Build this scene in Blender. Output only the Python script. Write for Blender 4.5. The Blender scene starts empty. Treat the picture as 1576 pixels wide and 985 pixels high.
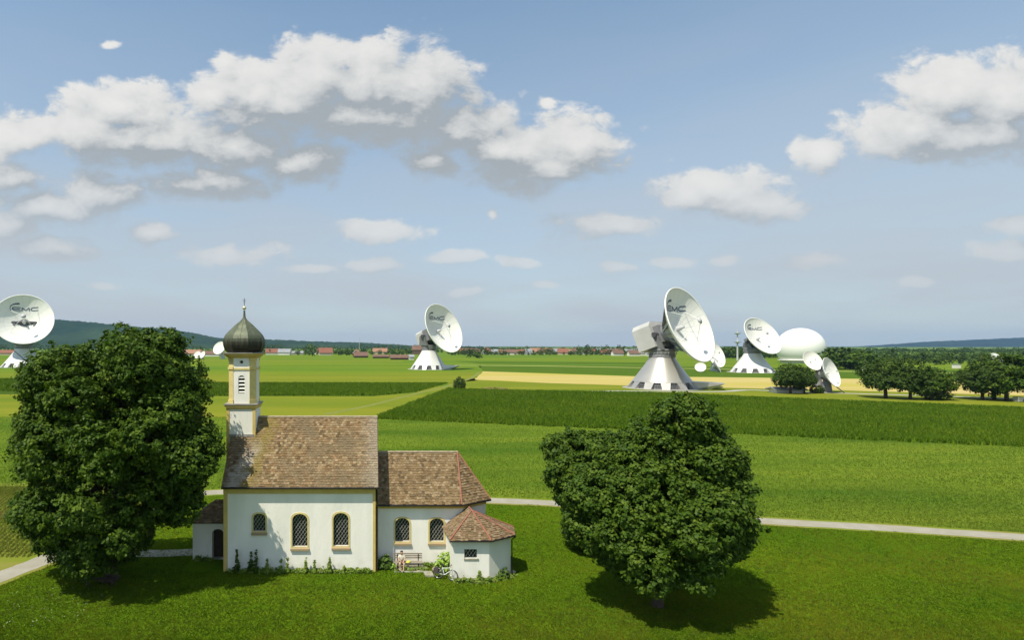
import bpy, math, random
import numpy as np
from mathutils import Vector, Matrix
from mathutils.geometry import tessellate_polygon
R = math.radians
scn = bpy.context.scene
COL = scn.collection
random.seed(7)

# ------------------------------------------------------------ camera
FPX, CX, HY, HC = 910.0, 568.0, 532.0, 15.8      # focal length, principal point (photo pixels), drone height
cd = bpy.data.cameras.new("camera")
cd.sensor_width = 36.0
cd.lens = FPX / 1576 * 36
cd.shift_x = (788 - CX) / 1576
cd.shift_y = (HY - 492.5) / 1576
cd.clip_start = 0.5
cd.clip_end = 40000
cam = bpy.data.objects.new("camera", cd)
COL.objects.link(cam)
cam.location = (0, 0, HC)
cam.rotation_euler = (R(90), 0, 0)
scn.camera = cam

# ------------------------------------------------------------ light
SUN_EL, SUN_AZ = 60.0, 46.0        # the sun stands behind the camera and to its left
sl = bpy.data.lights.new("sun", 'SUN')
sl.energy = 4.8
sl.angle = R(0.5)
sl.color = (1.0, 0.93, 0.77)
sun = bpy.data.objects.new("sun", sl)
COL.objects.link(sun)
to_sun = Vector((-math.sin(R(SUN_AZ)) * math.cos(R(SUN_EL)), -math.cos(R(SUN_AZ)) * math.cos(R(SUN_EL)), math.sin(R(SUN_EL))))
sun.rotation_euler = to_sun.to_track_quat('Z', 'Y').to_euler()
sun.location = to_sun * 60
scn.view_settings.view_transform = 'Standard'
scn.view_settings.look = 'None'
scn.view_settings.gamma = 1
scn.view_settings.exposure = 0.27
scn.render.engine = 'CYCLES'
scn.cycles.max_bounces = 6
scn.cycles.volume_bounces = 0
scn.cycles.transparent_max_bounces = 8
scn.cycles.use_denoising = True
scn.cycles.sample_clamp_indirect = 3.0
scn.cycles.sample_clamp_direct = 12.0
scn.cycles.blur_glossy = 1.0

# ------------------------------------------------------------ world: sky and clouds
W = bpy.data.worlds.new("World")
scn.world = W
W.use_nodes = True
nt = W.node_tree
nt.nodes.clear()
def N(t, **kw):
    n = nt.nodes.new(t)
    for k, v in kw.items():
        setattr(n, k, v)
    return n
def L(a, b):
    nt.links.new(a, b)
def mth(op, a, b=None, c=None, clamp=False):
    n = N('ShaderNodeMath', operation=op)
    n.use_clamp = clamp
    for i, v in enumerate((a, b, c)):
        if v is None:
            continue
        if isinstance(v, (int, float)):
            n.inputs[i].default_value = v
        else:
            L(v, n.inputs[i])
    return n.outputs[0]
def vmt(op, a, b=None, c=None):
    n = N('ShaderNodeVectorMath', operation=op)
    for i, v in enumerate((a, b, c)):
        if v is None:
            continue
        if isinstance(v, (tuple, list)):
            n.inputs[i].default_value = v
        else:
            L(v, n.inputs[i])
    return n.outputs['Value'] if op in ('LENGTH', 'DOT_PRODUCT') else n.outputs['Vector']
def mrange(v, a, b, c=0.0, d=1.0, smooth=True):
    n = N('ShaderNodeMapRange')
    n.interpolation_type = 'SMOOTHSTEP' if smooth else 'LINEAR'
    n.inputs['From Min'].default_value = a
    n.inputs['From Max'].default_value = b
    n.inputs['To Min'].default_value = c
    n.inputs['To Max'].default_value = d
    L(v, n.inputs['Value'])
    return n.outputs['Result']
def mixc(f, a, b):
    n = N('ShaderNodeMix', data_type='RGBA')
    if isinstance(f, (int, float)):
        n.inputs[0].default_value = f
    else:
        L(f, n.inputs[0])
    for s, v in ((6, a), (7, b)):
        if isinstance(v, tuple):
            n.inputs[s].default_value = (*v, 1)
        else:
            L(v, n.inputs[s])
    return n.outputs[2]

# cumulus clouds as soft ellipses (photo pixel centre, radii, weight), broken up by noise
CLOUDS = [(485,112,75,48,1),(560,122,105,55,1),(648,148,86,70,1),(400,135,85,45,1),(325,140,48,34,.9),(348,92,24,24,.6),
 (450,160,130,52,1),(570,180,150,44,1),(705,200,90,46,1),(780,225,80,38,1),(880,225,72,46,1),(830,255,110,38,.9),(672,246,45,25,.9),
 (190,165,95,34,1),(130,200,70,34,.9),(240,215,150,42,1),(360,228,110,40,1),(455,250,75,32,1),(330,280,120,38,.8),
 (15,210,65,38,.9),(15,275,48,32,.9),(155,295,78,36,1),(60,318,110,34,.8),(0,350,52,28,1),(75,378,110,24,.8),(232,362,42,18,.7),
 (582,358,68,22,.85),(345,395,100,18,.7),(575,412,55,13,.75),(700,399,55,13,.7),(790,402,50,11,.55),
 (1105,285,82,32,1),(1160,312,95,28,.9),(1060,300,45,28,.9),(945,349,88,22,.9),(1262,231,42,25,1),
 (1470,140,95,48,1),(1410,200,100,44,1),(1545,145,70,62,1),(1510,215,110,40,1),(1560,342,62,17,.8),(1545,380,60,17,.8),
 (1275,402,80,17,.65),(951,413,28,8,.8),(1035,406,36,10,.7),(1412,427,38,12,.6),(842,160,20,12,.45),(168,68,22,11,.32),
 (755,330,18,18,.55),(830,436,28,8,.5),(715,449,30,8,.5),(155,436,30,8,.5),(1115,405,34,11,.5),(480,418,70,10,.5)]
tc = N('ShaderNodeTexCoord')
DIR = vmt('NORMALIZE', tc.outputs['Generated'])

def density(off):
    d = vmt('ADD', DIR, off) if off else DIR
    sep = N('ShaderNodeSeparateXYZ'); L(d, sep.inputs[0])
    yy = mth('MAXIMUM', sep.outputs[1], 0.02)
    cmb = N('ShaderNodeCombineXYZ')
    L(mth('DIVIDE', sep.outputs[0], yy), cmb.inputs[0])
    L(mth('DIVIDE', sep.outputs[2], yy), cmb.inputs[1])
    uv = cmb.outputs[0]
    # warp
    wn = N('ShaderNodeTexNoise'); wn.inputs['Scale'].default_value = 7.0; wn.inputs['Detail'].default_value = 2
    L(uv, wn.inputs['Vector'])
    warp = vmt('MULTIPLY', vmt('SUBTRACT', wn.outputs['Color'], (.5, .5, .5)), (.07, .04, 0))
    uvw = vmt('ADD', uv, warp)
    acc = None
    for cx, cy, rx, ry, w in CLOUDS:
        u, v = (cx - CX) / FPX, (HY - cy) / FPX
        ru, rv = rx / FPX * 1.27, ry / FPX * 1.27
        q = vmt('MULTIPLY_ADD', uvw, (1 / ru, 1 / rv, 0), (-u / ru, -v / rv, 0))
        m = mth('MULTIPLY_ADD', vmt('LENGTH', q), -1.35, w + .18)
        acc = m if acc is None else mth('SMOOTH_MAX', acc, m, 0.22)
    front = mrange(sep.outputs[1], 0.25, 0.45)
    acc = mth('MULTIPLY', mth('ADD', acc, 1.0), front)
    # outside the part of the sky in view the fair-weather clouds go on
    wide = N('ShaderNodeTexNoise'); wide.inputs['Scale'].default_value = 1.5; wide.inputs['Detail'].default_value = 1
    pl = N('ShaderNodeCombineXYZ')
    zz = mth('ADD', mth('ABSOLUTE', sep.outputs[2]), 0.12)
    L(mth('DIVIDE', sep.outputs[0], zz), pl.inputs[0]); L(mth('DIVIDE', sep.outputs[1], zz), pl.inputs[1])
    L(pl.outputs[0], wide.inputs['Vector'])
    su = N('ShaderNodeSeparateXYZ'); L(uv, su.inputs[0])
    cu = mth('ABSOLUTE', mth('SUBTRACT', su.outputs[0], 0.24))
    outside = mth('MAXIMUM', mrange(cu, 0.92, 1.15), mrange(su.outputs[1], 0.60, 0.8))
    outside = mth('MAXIMUM', outside, mth('SUBTRACT', 1.0, front))
    other = mth('MULTIPLY', mrange(wide.outputs[0], 0.42, 0.66, 0.0, 1.7, False), outside)
    base = mth('SUBTRACT', mth('MAXIMUM', acc, other), 0.27)
    # cauliflower noise, finer towards the horizon where clouds are farther away
    nsc = vmt('MULTIPLY', uv, (1.0, 1.55, 1.0))
    n1 = N('ShaderNodeTexNoise'); n1.inputs['Scale'].default_value = 12; n1.inputs['Detail'].default_value = 9
    n1.inputs['Roughness'].default_value = 0.66; n1.inputs['Distortion'].default_value = 0.25
    L(nsc, n1.inputs['Vector'])
    n2 = N('ShaderNodeTexVoronoi', feature='SMOOTH_F1'); n2.inputs['Scale'].default_value = 19; n2.inputs['Smoothness'].default_value = .6
    n2.inputs['Detail'].default_value = 3
    L(vmt('ADD', nsc, vmt('MULTIPLY', vmt('SUBTRACT', n1.outputs['Color'], (.5,.5,.5)), (.06,.06,0))), n2.inputs['Vector'])
    bil = mth('MULTIPLY_ADD', n2.outputs['Distance'], -0.60, 0.22)
    fb = mth('MULTIPLY_ADD', n1.outputs[0], 2.1, -1.14)
    return mth('ADD', base, mth('ADD', fb, bil)), base, sep, n1

D0, B0, SEP, NZ = density(None)
D1, B1, _, _ = density((-0.012, 0.0, 0.024))
D2, B2, _, _ = density((-0.03, 0.0, 0.075))
sky = N('ShaderNodeTexSky')
sky.sky_type = 'NISHITA'
sky.sun_disc = False
sky.sun_elevation = R(SUN_EL)
sky.sun_rotation = R(180 + SUN_AZ)
sky.altitude = 550
sky.air_density = 1.0
sky.dust_density = 1.2
sky.ozone_density = 1.0
el = mth('MAXIMUM', SEP.outputs[2], 0.0)
SKYS = 0.11
# what the sky radiates, in picture units
skyc = vmt('MULTIPLY', sky.outputs[0], (SKYS * 1.08, SKYS * 1.34, SKYS * 1.32))
veil = mrange(el, 0.0, 0.62, 0.96, 0.14)
thin = N('ShaderNodeTexNoise'); thin.inputs['Scale'].default_value = 3; thin.inputs['Detail'].default_value = 5
L(vmt('MULTIPLY', DIR, (1, 1, 5)), thin.inputs['Vector'])
veil = mth('MULTIPLY', veil, mrange(thin.outputs[0], 0.25, 0.7, 0.82, 1.05), clamp=True)
skyh = mixc(veil, skyc, (0.425, 0.462, 0.505))
lit = mth('SUBTRACT', D0, D1)
lit2 = mth('SUBTRACT', B0, B2)
bright = mth('ADD', mth('MULTIPLY', lit, 0.62), mth('MULTIPLY', lit2, 0.58))
bright = mth('ADD', bright, 0.25)
bright = mth('ADD', bright, mth('MULTIPLY_ADD', NZ.outputs[0], 0.9, -0.45))
bright = mth('SUBTRACT', bright, mth('MULTIPLY', mrange(B0, 0.45, 1.25), 0.26))
bright = mth('SUBTRACT', 1.0, mth('EXPONENT', mth('MULTIPLY', mth('MAXIMUM', bright, 0.0), -1.25)))
alpha = mth('DIVIDE', D0, mth('MULTIPLY_ADD', bright, -0.45, 0.92), clamp=True)
alpha = mrange(alpha, 0.0, 0.95)
ccol = mixc(bright, (0.32, 0.35, 0.372), (0.755, 0.74, 0.708))
# distant low clouds sink into the haze
far = mrange(el, 0.02, 0.30, 0.72, 0.0)
ccol = mixc(far, ccol, (0.51, 0.52, 0.53))
alpha = mth('MULTIPLY', alpha, mrange(el, 0.03, 0.30, 0.42, 0.95))
final = mixc(alpha, skyh, ccol)
final = vmt('MULTIPLY', final, (10, 10, 10))
bg = N('ShaderNodeBackground')
L(final, bg.inputs[0])
bg.inputs[1].default_value = 0.10
wo = N('ShaderNodeOutputWorld')
L(bg.outputs[0], wo.inputs[0])
W.cycles.sampling_method = 'MANUAL'
W.cycles.sample_map_resolution = 512

# ------------------------------------------------------------ helpers
def gp(px, py, z=0.0):
    """the ground point seen at photo pixel (px, py)"""
    Y = FPX * (HC - z) / (py - HY)
    return Vector(((px - CX) * Y / FPX, Y, z))
def pp(px, py, Y):
    """the point at distance Y seen at photo pixel (px, py)"""
    return Vector(((px - CX) * Y / FPX, Y, HC - (py - HY) * Y / FPX))
def S(Y):
    return FPX / Y

MATS = {}
def mat(name, c1, c2=None, scale=3.0, rough=0.8, bump=0.0, bscale=None, detail=5, metal=0.0, spec=0.35, coord='Object', stretch=(1,1,1), lo=0.35, hi=0.65, c3=None, s3=0.3, attr=None, trans=0.0, sheen=None):
    m = bpy.data.materials.new(name)
    m.use_nodes = True
    t = m.node_tree
    b = t.nodes['Principled BSDF']
    b.inputs['Roughness'].default_value = rough
    b.inputs['Metallic'].default_value = metal
    b.inputs['Specular IOR Level'].default_value = spec
    out = t.nodes['Material Output']
    def noise(sc, dt=detail):
        tcn = t.nodes.new('ShaderNodeTexCoord')
        mp = t.nodes.new('ShaderNodeMapping')
        mp.inputs['Scale'].default_value = stretch
        t.links.new(tcn.outputs[coord], mp.inputs[0])
        n = t.nodes.new('ShaderNodeTexNoise')
        n.inputs['Scale'].default_value = sc
        n.inputs['Detail'].default_value = dt
        t.links.new(mp.outputs[0], n.inputs['Vector'])
        return n.outputs[0]
    def ramp(v, lo, hi):
        r = t.nodes.new('ShaderNodeMapRange')
        r.inputs['From Min'].default_value = lo
        r.inputs['From Max'].default_value = hi
        t.links.new(v, r.inputs['Value'])
        return r.outputs['Result']
    def mix(f, a, b2):
        n = t.nodes.new('ShaderNodeMix'); n.data_type = 'RGBA'
        t.links.new(f, n.inputs[0])
        for s, v in ((6, a), (7, b2)):
            if isinstance(v, tuple):
                n.inputs[s].default_value = (*v, 1)
            else:
                t.links.new(v, n.inputs[s])
        return n.outputs[2]
    col = None
    if attr:
        at = t.nodes.new('ShaderNodeAttribute'); at.attribute_name = 'rnd'
        cr = t.nodes.new('ShaderNodeValToRGB')
        els = cr.color_ramp.elements
        for i, c in enumerate(attr):
            p = i / (len(attr) - 1)
            e = els[0] if i == 0 else (els[-1] if i == len(attr) - 1 else els.new(p))
            e.position = p
            e.color = (*c, 1)
        t.links.new(at.outputs['Fac'], cr.inputs[0])
        col = cr.outputs[0]
    base = c1 if col is None else col
    if c2 is not None:
        base = mix(ramp(noise(scale), lo, hi), base, c2)
    if c3 is not None:
        base = mix(ramp(noise(s3, 3), 0.42, 0.66), base, c3)
    if isinstance(base, tuple):
        b.inputs['Base Color'].default_value = (*base, 1)
    else:
        t.links.new(base, b.inputs['Base Color'])
    if bump:
        bn = t.nodes.new('ShaderNodeBump')
        bn.inputs['Strength'].default_value = 1
        bn.inputs['Distance'].default_value = bump
        t.links.new(noise(bscale or scale * 4, 6), bn.inputs['Height'])
        t.links.new(bn.outputs[0], b.inputs['Normal'])
    if trans:
        tr = t.nodes.new('ShaderNodeBsdfTranslucent')
        if isinstance(base, tuple):
            tr.inputs[0].default_value = (*base, 1)
        else:
            br = t.nodes.new('ShaderNodeVectorMath'); br.operation = 'MULTIPLY'
            br.inputs[1].default_value = (1.3, 1.5, 0.6)
            t.links.new(base, br.inputs[0])
            t.links.new(br.outputs[0], tr.inputs[0])
        ms = t.nodes.new('ShaderNodeMixShader'); ms.inputs[0].default_value = trans
        t.links.new(b.outputs[0], ms.inputs[1]); t.links.new(tr.outputs[0], ms.inputs[2])
        t.links.new(ms.outputs[0], out.inputs[0])
    MATS[name] = m
    return m

class MB:
    """collects faces for ONE mesh object"""
    def __init__(s):
        s.v = []; s.f = []; s.r = []; s.sm = []
    def face(s, pts, rnd=0.0, smooth=False):
        i = len(s.v)
        s.v.extend([tuple(p) for p in pts])
        s.f.append(list(range(i, i + len(pts)))); s.r.append(rnd); s.sm.append(smooth)
    def grid(s, rows, rnd=0.0, smooth=True, close=False):
        i = len(s.v); n = len(rows[0])
        for r in rows:
            s.v.extend([tuple(p) for p in r])
        for a in range(len(rows) - 1):
            for b in range(n if close else n - 1):
                c = (b + 1) % n
                s.f.append([i + a*n + b, i + a*n + c, i + (a+1)*n + c, i + (a+1)*n + b]); s.r.append(rnd); s.sm.append(smooth)
    def hexa(s, p, rnd=0.0):
        """8 corners: bottom 0-3, top 4-7 (ccw from above)"""
        i = len(s.v)
        s.v.extend([tuple(q) for q in p])
        for f in ((3,2,1,0),(4,5,6,7),(0,1,5,4),(1,2,6,5),(2,3,7,6),(3,0,4,7)):
            s.f.append([i + k for k in f]); s.r.append(rnd); s.sm.append(False)
    def box(s, lo, hi, rnd=0.0, M=None):
        x0,y0,z0 = lo; x1,y1,z1 = hi
        p = [Vector(q) for q in ((x0,y0,z0),(x1,y0,z0),(x1,y1,z0),(x0,y1,z0),(x0,y0,z1),(x1,y0,z1),(x1,y1,z1),(x0,y1,z1))]
        if M is not None:
            p = [M @ q for q in p]
        s.hexa(p, rnd)
    def beam(s, a, b, w, h=None, rnd=0.0):
        a = Vector(a); b = Vector(b); h = h or w
        d = (b - a).normalized()
        up = Vector((0,0,1)) if abs(d.z) < .95 else Vector((0,1,0))
        sx = d.cross(up).normalized() * (w/2); sy = sx.cross(d).normalized() * (h/2)
        s.hexa([a-sx-sy, a+sx-sy, b+sx-sy, b-sx-sy, a-sx+sy, a+sx+sy, b+sx+sy, b-sx+sy], rnd)
    def tube(s, pts, rad, n=8, rnd=0.0, cap=True):
        pts = [Vector(p) for p in pts]
        rad = rad if isinstance(rad, (list, tuple)) else [rad]*len(pts)
        rows = []; ref = None
        for i, p in enumerate(pts):
            d = (pts[min(i+1, len(pts)-1)] - pts[max(i-1, 0)]).normalized()
            if ref is None:
                ref = Vector((0,0,1)) if abs(d.z) < .9 else Vector((1,0,0))
            u = d.cross(ref).normalized(); w = u.cross(d).normalized(); ref = w
            rows.append([p + (u*math.cos(2*math.pi*k/n) + w*math.sin(2*math.pi*k/n))*rad[i] for k in range(n)])
        s.grid(rows, rnd, True, True)
        if cap:
            s.face(rows[0][::-1], rnd); s.face(rows[-1], rnd)
    def lathe(s, prof, n=32, M=None, rnd=0.0, smooth=True, cap=False, c=(0,0,0), a0=0.0, apo=False):
        rows = []
        k = 1/math.cos(math.pi/n) if apo else 1
        for r, z in prof:
            row = [Vector((c[0]+r*k*math.cos(a0+2*math.pi*i/n), c[1]+r*k*math.sin(a0+2*math.pi*i/n), c[2]+z)) for i in range(n)]
            rows.append([M @ q for q in row] if M is not None else row)
        s.grid(rows, rnd, smooth, True)
        if cap:
            s.face(rows[0][::-1], rnd); s.face(rows[-1], rnd)
    def ball(s, c, r, n=12, sq=(1,1,1), rnd=0.0):
        prof = [(r*math.sin(math.pi*i/(n//2+2)), -r*math.cos(math.pi*i/(n//2+2))) for i in range(n//2+3)]
        rows = [[Vector(c)+Vector((a*math.cos(2*math.pi*k/n)*sq[0], a*math.sin(2*math.pi*k/n)*sq[1], z*sq[2])) for k in range(n)] for a, z in prof]
        s.grid(rows, rnd, True, True)
    def poly(s, outer, holes=(), rnd=0.0):
        """flat polygon with holes, 3-D points"""
        loops = [[Vector(p) for p in outer]] + [[Vector(p) for p in h] for h in holes]
        tri = tessellate_polygon(loops)
        flat = [p for l in loops for p in l]
        i = len(s.v); s.v.extend([tuple(p) for p in flat])
        for t3 in tri:
            s.f.append([i + k for k in t3]); s.r.append(rnd); s.sm.append(False)
    def build(s, name, m, parent=None, offset=None, kind=None):
        me = bpy.data.meshes.new(name)
        off = Vector(offset) if offset is not None else (root_loc(parent) if parent else Vector((0,0,0)))
        vs = [(x-off[0], y-off[1], z-off[2]) for x, y, z in s.v]
        me.from_pydata(vs, [], s.f)
        me.materials.append(m)
        if any(s.sm):
            me.polygons.foreach_set('use_smooth', s.sm)
        if any(s.r):
            at = me.attributes.new('rnd', 'FLOAT', 'FACE'); at.data.foreach_set('value', s.r)
        me.update()
        o = bpy.data.objects.new(name, me)
        COL.objects.link(o)
        if parent:
            o.parent = parent
        elif offset is not None:
            o.location = off
        if kind:
            o['kind'] = kind
        return o
def root_loc(o):
    v = Vector((0,0,0))
    while o is not None:
        v += o.location; o = o.parent
    return v
def tag(o, label=None, cat=None, group=None, kind=None):
    if label: o['label'] = label
    if cat: o['category'] = cat
    if group: o['group'] = group
    if kind: o['kind'] = kind
    return o
def thing(name, loc, label, cat, group=None):
    o = bpy.data.objects.new(name, None)
    o.empty_display_size = 0.5
    COL.objects.link(o)
    o.location = loc
    return tag(o, label, cat, group)
def copy_tree(o, parent=None):
    c = o.copy(); COL.objects.link(c); c.parent = parent
    for ch in list(o.children):
        copy_tree(ch, c)
    return c
def npmesh(name, verts, nper, m, parent=None, rnd=None, loc=None, kind=None):
    """many separate n-gons from a (k*nper, 3) array"""
    k = len(verts) // nper
    me = bpy.data.meshes.new(name)
    me.vertices.add(len(verts)); me.vertices.foreach_set('co', verts.astype(np.float32).ravel())
    me.loops.add(len(verts)); me.loops.foreach_set('vertex_index', np.arange(len(verts), dtype=np.int32))
    me.polygons.add(k)
    me.polygons.foreach_set('loop_start', np.arange(0, len(verts), nper, dtype=np.int32))
    me.polygons.foreach_set('loop_total', np.full(k, nper, dtype=np.int32))
    if rnd is not None:
        at = me.attributes.new('rnd', 'FLOAT', 'FACE'); at.data.foreach_set('value', rnd.astype(np.float32))
    me.materials.append(m)
    me.update(calc_edges=True)
    me.validate()
    o = bpy.data.objects.new(name, me)
    COL.objects.link(o)
    if parent: o.parent = parent
    if loc is not None: o.location = loc
    if kind: o['kind'] = kind
    return o
def ring_mesh_name(*a):
    return a
# ------------------------------------------------------------ materials
G = dict(coord='Object')
mat('lawn', (0.0570,0.1210,0.0050), (0.0969,0.1485,0.0070), 1.3, 0.95, 0.05, 9, c3=(0.0570,0.1155,0.0060), s3=0.09, spec=.0)
mat('field_green', (0.1049,0.1650,0.0120), (0.1425,0.1892,0.0180), 0.25, 0.9, 0.05, 5, c3=(0.0627,0.1210,0.0100), s3=0.05, spec=.02, stretch=(0.3990,1.7600,1.0000))
mat('far_green', (0.1117,0.1705,0.0100), (0.1482,0.1925,0.0140), 0.2, 0.9, 0, c3=(0.0798,0.1540,0.0140), s3=0.01, spec=.02, stretch=(0.2850,1.6500,1.0000))
mat('far_dark_green', (0.055,0.108,0.008), (0.075,0.125,0.010), 0.2, 0.9, 0, spec=.02, stretch=(.25,1.5,1))
mat('olive_green', (0.1539,0.1815,0.0140), (0.1881,0.1980,0.0200), 0.12, 0.9, 0.03, 2, c3=(0.1140,0.1595,0.0120), s3=0.02, spec=.02, stretch=(0.3420,1.9800,1.0000))
mat('crop_soil', (0.040,0.078,0.007), (0.058,0.096,0.009), 0.4, 0.95, 0.06, 2, spec=.02)
mat('wheat', (0.42,0.33,0.13), (0.47,0.38,0.17), 0.05, 0.95, 0.03, 3, c3=(0.38,0.33,0.08), s3=0.012, spec=.02, stretch=(.3,2,1))
mat('pale_verge', (0.30,0.30,0.10), (0.22,0.25,0.06), 0.15, 0.95, 0, spec=.02)
mat('stubble', (0.20,0.19,0.045), (0.15,0.19,0.02), 0.35, 0.95, 0.05, 3, c3=(0.12,0.18,0.015), s3=0.05, spec=.02, stretch=(.3,1.5,1))
mat('bare_earth', (0.20,0.11,0.06), (0.14,0.09,0.045), 0.8, 0.95, 0.03, 5, spec=.02)
mat('asphalt', (0.28,0.26,0.215), (0.33,0.31,0.255), 1.2, 0.9, 0.01, 30, c3=(0.27,0.25,0.19), s3=0.4)
mat('gravel', (0.42,0.39,0.31), (0.30,0.29,0.20), 2.5, 0.95, 0.02, 25)
mat('concrete_pad', (0.36,0.35,0.31), (0.28,0.28,0.25), 0.3, 0.9)
mat('whitewash', (0.87,0.845,0.785), (0.82,0.795,0.73), 0.9, 0.88, 0.012, 6, c3=(0.755,0.745,0.68), s3=0.8, spec=.15, stretch=(1,1,.3))
def damp_base(m):
    # grey damp tide mark low on the wall, ragged upper edge
    t = m.node_tree; b = t.nodes['Principled BSDF']; src = b.inputs['Base Color'].links[0].from_socket
    g_ = t.nodes.new('ShaderNodeNewGeometry'); sp = t.nodes.new('ShaderNodeSeparateXYZ'); t.links.new(g_.outputs['Position'], sp.inputs[0])
    n = t.nodes.new('ShaderNodeTexNoise'); n.inputs['Scale'].default_value = 1.7; n.inputs['Detail'].default_value = 7; t.links.new(g_.outputs['Position'], n.inputs['Vector'])
    a_ = t.nodes.new('ShaderNodeMath'); a_.operation = 'MULTIPLY_ADD'; a_.inputs[1].default_value = 2.6; a_.inputs[2].default_value = -.95; t.links.new(n.outputs[0], a_.inputs[0])
    s_ = t.nodes.new('ShaderNodeMath'); s_.operation = 'SUBTRACT'; t.links.new(a_.outputs[0], s_.inputs[0]); t.links.new(sp.outputs[2], s_.inputs[1])
    r_ = t.nodes.new('ShaderNodeMapRange'); r_.inputs['From Min'].default_value = -.25; r_.inputs['From Max'].default_value = .45; r_.inputs['To Max'].default_value = .42; t.links.new(s_.outputs[0], r_.inputs['Value'])
    x = t.nodes.new('ShaderNodeMix'); x.data_type = 'RGBA'; t.links.new(r_.outputs[0], x.inputs[0]); t.links.new(src, x.inputs[6]); x.inputs[7].default_value = (.50,.49,.40,1); t.links.new(x.outputs[2], b.inputs['Base Color'])
damp_base(MATS['whitewash'])
mat('yellow_paint', (0.62,0.47,0.16), (0.55,0.41,0.13), 2.0, 0.85, 0.004, 12, spec=.2)
mat('pale_yellow', (0.66,0.55,0.24), (0.58,0.47,0.19), 3.0, 0.85, 0.004, 12, spec=.2)
mat('sill_stone', (0.36,0.24,0.15), (0.30,0.26,0.14), 6.0, 0.9, 0.01, 20)
mat('dark_glass', (0.012,0.014,0.016), None, rough=0.15, spec=.5)
mat('lead_lattice', (0.30,0.30,0.27), (0.2,0.2,0.18), 8, rough=0.6)
mat('dark_wood', (0.05,0.035,0.025), (0.035,0.025,0.02), 6, 0.8)
mat('gutter', (0.030,0.024,0.020), None, rough=0.5, metal=0.3)
mat('copper_pipe', (0.10,0.06,0.035), (0.07,0.05,0.035), 4, 0.45, metal=.5)
TC = ((0.0880,0.0594,0.0307),(0.1595,0.1040,0.0521),(0.2365,0.1584,0.0837),(0.1650,0.0970,0.0465),(0.3190,0.2326,0.1348),(0.1320,0.0990,0.0418))
mat('roof_tile', (0,0,0), (0.27,0.24,0.17), 3.2, 0.9, 0.006, 30, attr=TC, lo=.56, hi=.85, c3=(0.16,0.12,0.07), s3=0.55, spec=.2)
TC2 = ((0.0886,0.0614,0.0316),(0.1566,0.1069,0.0539),(0.2160,0.1515,0.0800),(0.1620,0.1030,0.0493),(0.2808,0.2079,0.1209))
mat('roof_tile_low', (0,0,0), (0.27,0.24,0.17), 3.2, 0.9, 0.006, 30, attr=TC2, lo=.57, hi=.85, spec=.2)
TC3 = ((0.1000,0.0680,0.0380),(0.1800,0.1220,0.0680),(0.2500,0.1800,0.1050),(0.1800,0.1120,0.0600),(0.1400,0.1080,0.0560))
mat('roof_tile_sacristy', (0,0,0), (0.33,0.27,0.20), 3, 0.9, 0.006, 30, attr=TC3, lo=.56, hi=.76, spec=.2)
mat('tile_dark', (0.05,0.035,0.03), (0.08,0.05,0.035), 4, 0.9)
mat('hip_tile', (0.33,0.125,0.08), (0.25,0.11,0.075), 5, 0.85)
mat('ridge_tile', (0.36,0.30,0.21), (0.26,0.21,0.14), 4, 0.9)
mat('lead_flash', (0.30,0.29,0.27), (0.22,0.21,0.19), 3, 0.7)
mat('gold', (0.75,0.66,0.42), None, rough=0.35, metal=0.6)
mat('iron', (0.05,0.05,0.05), None, rough=0.5, metal=0.6)
mat('stone', (0.36,0.33,0.27), (0.24,0.24,0.17), 3, 0.95, 0.02, 12)
mat('bench_wood_shaded', (0.07,0.055,0.04), (0.05,0.04,0.03), 6, 0.9)  # bench wood darkened so its base colour carries the linden's shade
mat('bench_wood', (0.30,0.26,0.21), (0.24,0.21,0.17), 6, 0.85)
mat('bark', (0.085,0.065,0.045), (0.05,0.04,0.028), 5, 0.95, 0.03, 14)
LC = ((0.018,0.042,0.004),(0.033,0.070,0.005),(0.054,0.100,0.007),(0.125,0.180,0.016))
mat('leaf_linden', (0,0,0), attr=LC, rough=0.55, spec=.14, trans=0.2)
LC2 = ((0.019,0.044,0.004),(0.036,0.074,0.006),(0.058,0.106,0.009),(0.135,0.185,0.020))
mat('leaf_maple', (0,0,0), attr=LC2, rough=0.55, spec=.14, trans=0.2)
LC3 = ((0.026,0.050,0.008),(0.044,0.076,0.010),(0.045,0.085,0.014),(0.07,0.095,0.020))
mat('leaf_dark', (0,0,0), attr=LC3, rough=0.6, spec=.1, trans=0.15)
LC4 = ((0.05,0.10,0.014),(0.07,0.13,0.02),(0.09,0.15,0.022),(0.10,0.16,0.03))
mat('leaf_mid', (0,0,0), attr=LC4, rough=0.55, spec=.3, trans=0.15)
LC5 = ((0.12,0.22,0.02),(0.20,0.34,0.035),(0.30,0.44,0.06),(0.42,0.52,0.15))
mat('leaf_bright', (0,0,0), attr=LC5, rough=0.5, spec=.3, trans=0.2)
LG = ((0.0650,0.1210,0.0040),(0.0998,0.1534,0.0060),(0.1392,0.1792,0.0080),(0.2030,0.2128,0.0180))
mat('grass_blade', (0,0,0), attr=LG, c2=(0.046,0.100,0.004), scale=1.3, rough=0.7, spec=.05, trans=0.25, c3=(0.150,0.155,0.012), s3=.13)
LM = ((0.0470,0.1034,0.0050),(0.0739,0.1408,0.0080),(0.1064,0.1738,0.0100),(0.1736,0.2255,0.0160))
mat('crop_leaf', (0,0,0), attr=LM, rough=0.7, spec=.05, trans=0.2)
mat('weed', (0,0,0), attr=((0.06,0.12,0.012),(0.12,0.20,0.02),(0.2,0.28,0.04),(0.32,0.32,0.14)), rough=0.6, spec=.2, trans=0.2)
mat('stem_green', (0.10,0.15,0.04), None, rough=0.8)
mat('dish_white', (0.80,0.80,0.76), (0.75,0.75,0.71), 0.12, 0.55, spec=.35)
mat('cabin_grey', (0.46,0.46,0.45), (0.41,0.41,0.40), 0.2, 0.6)
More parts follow.
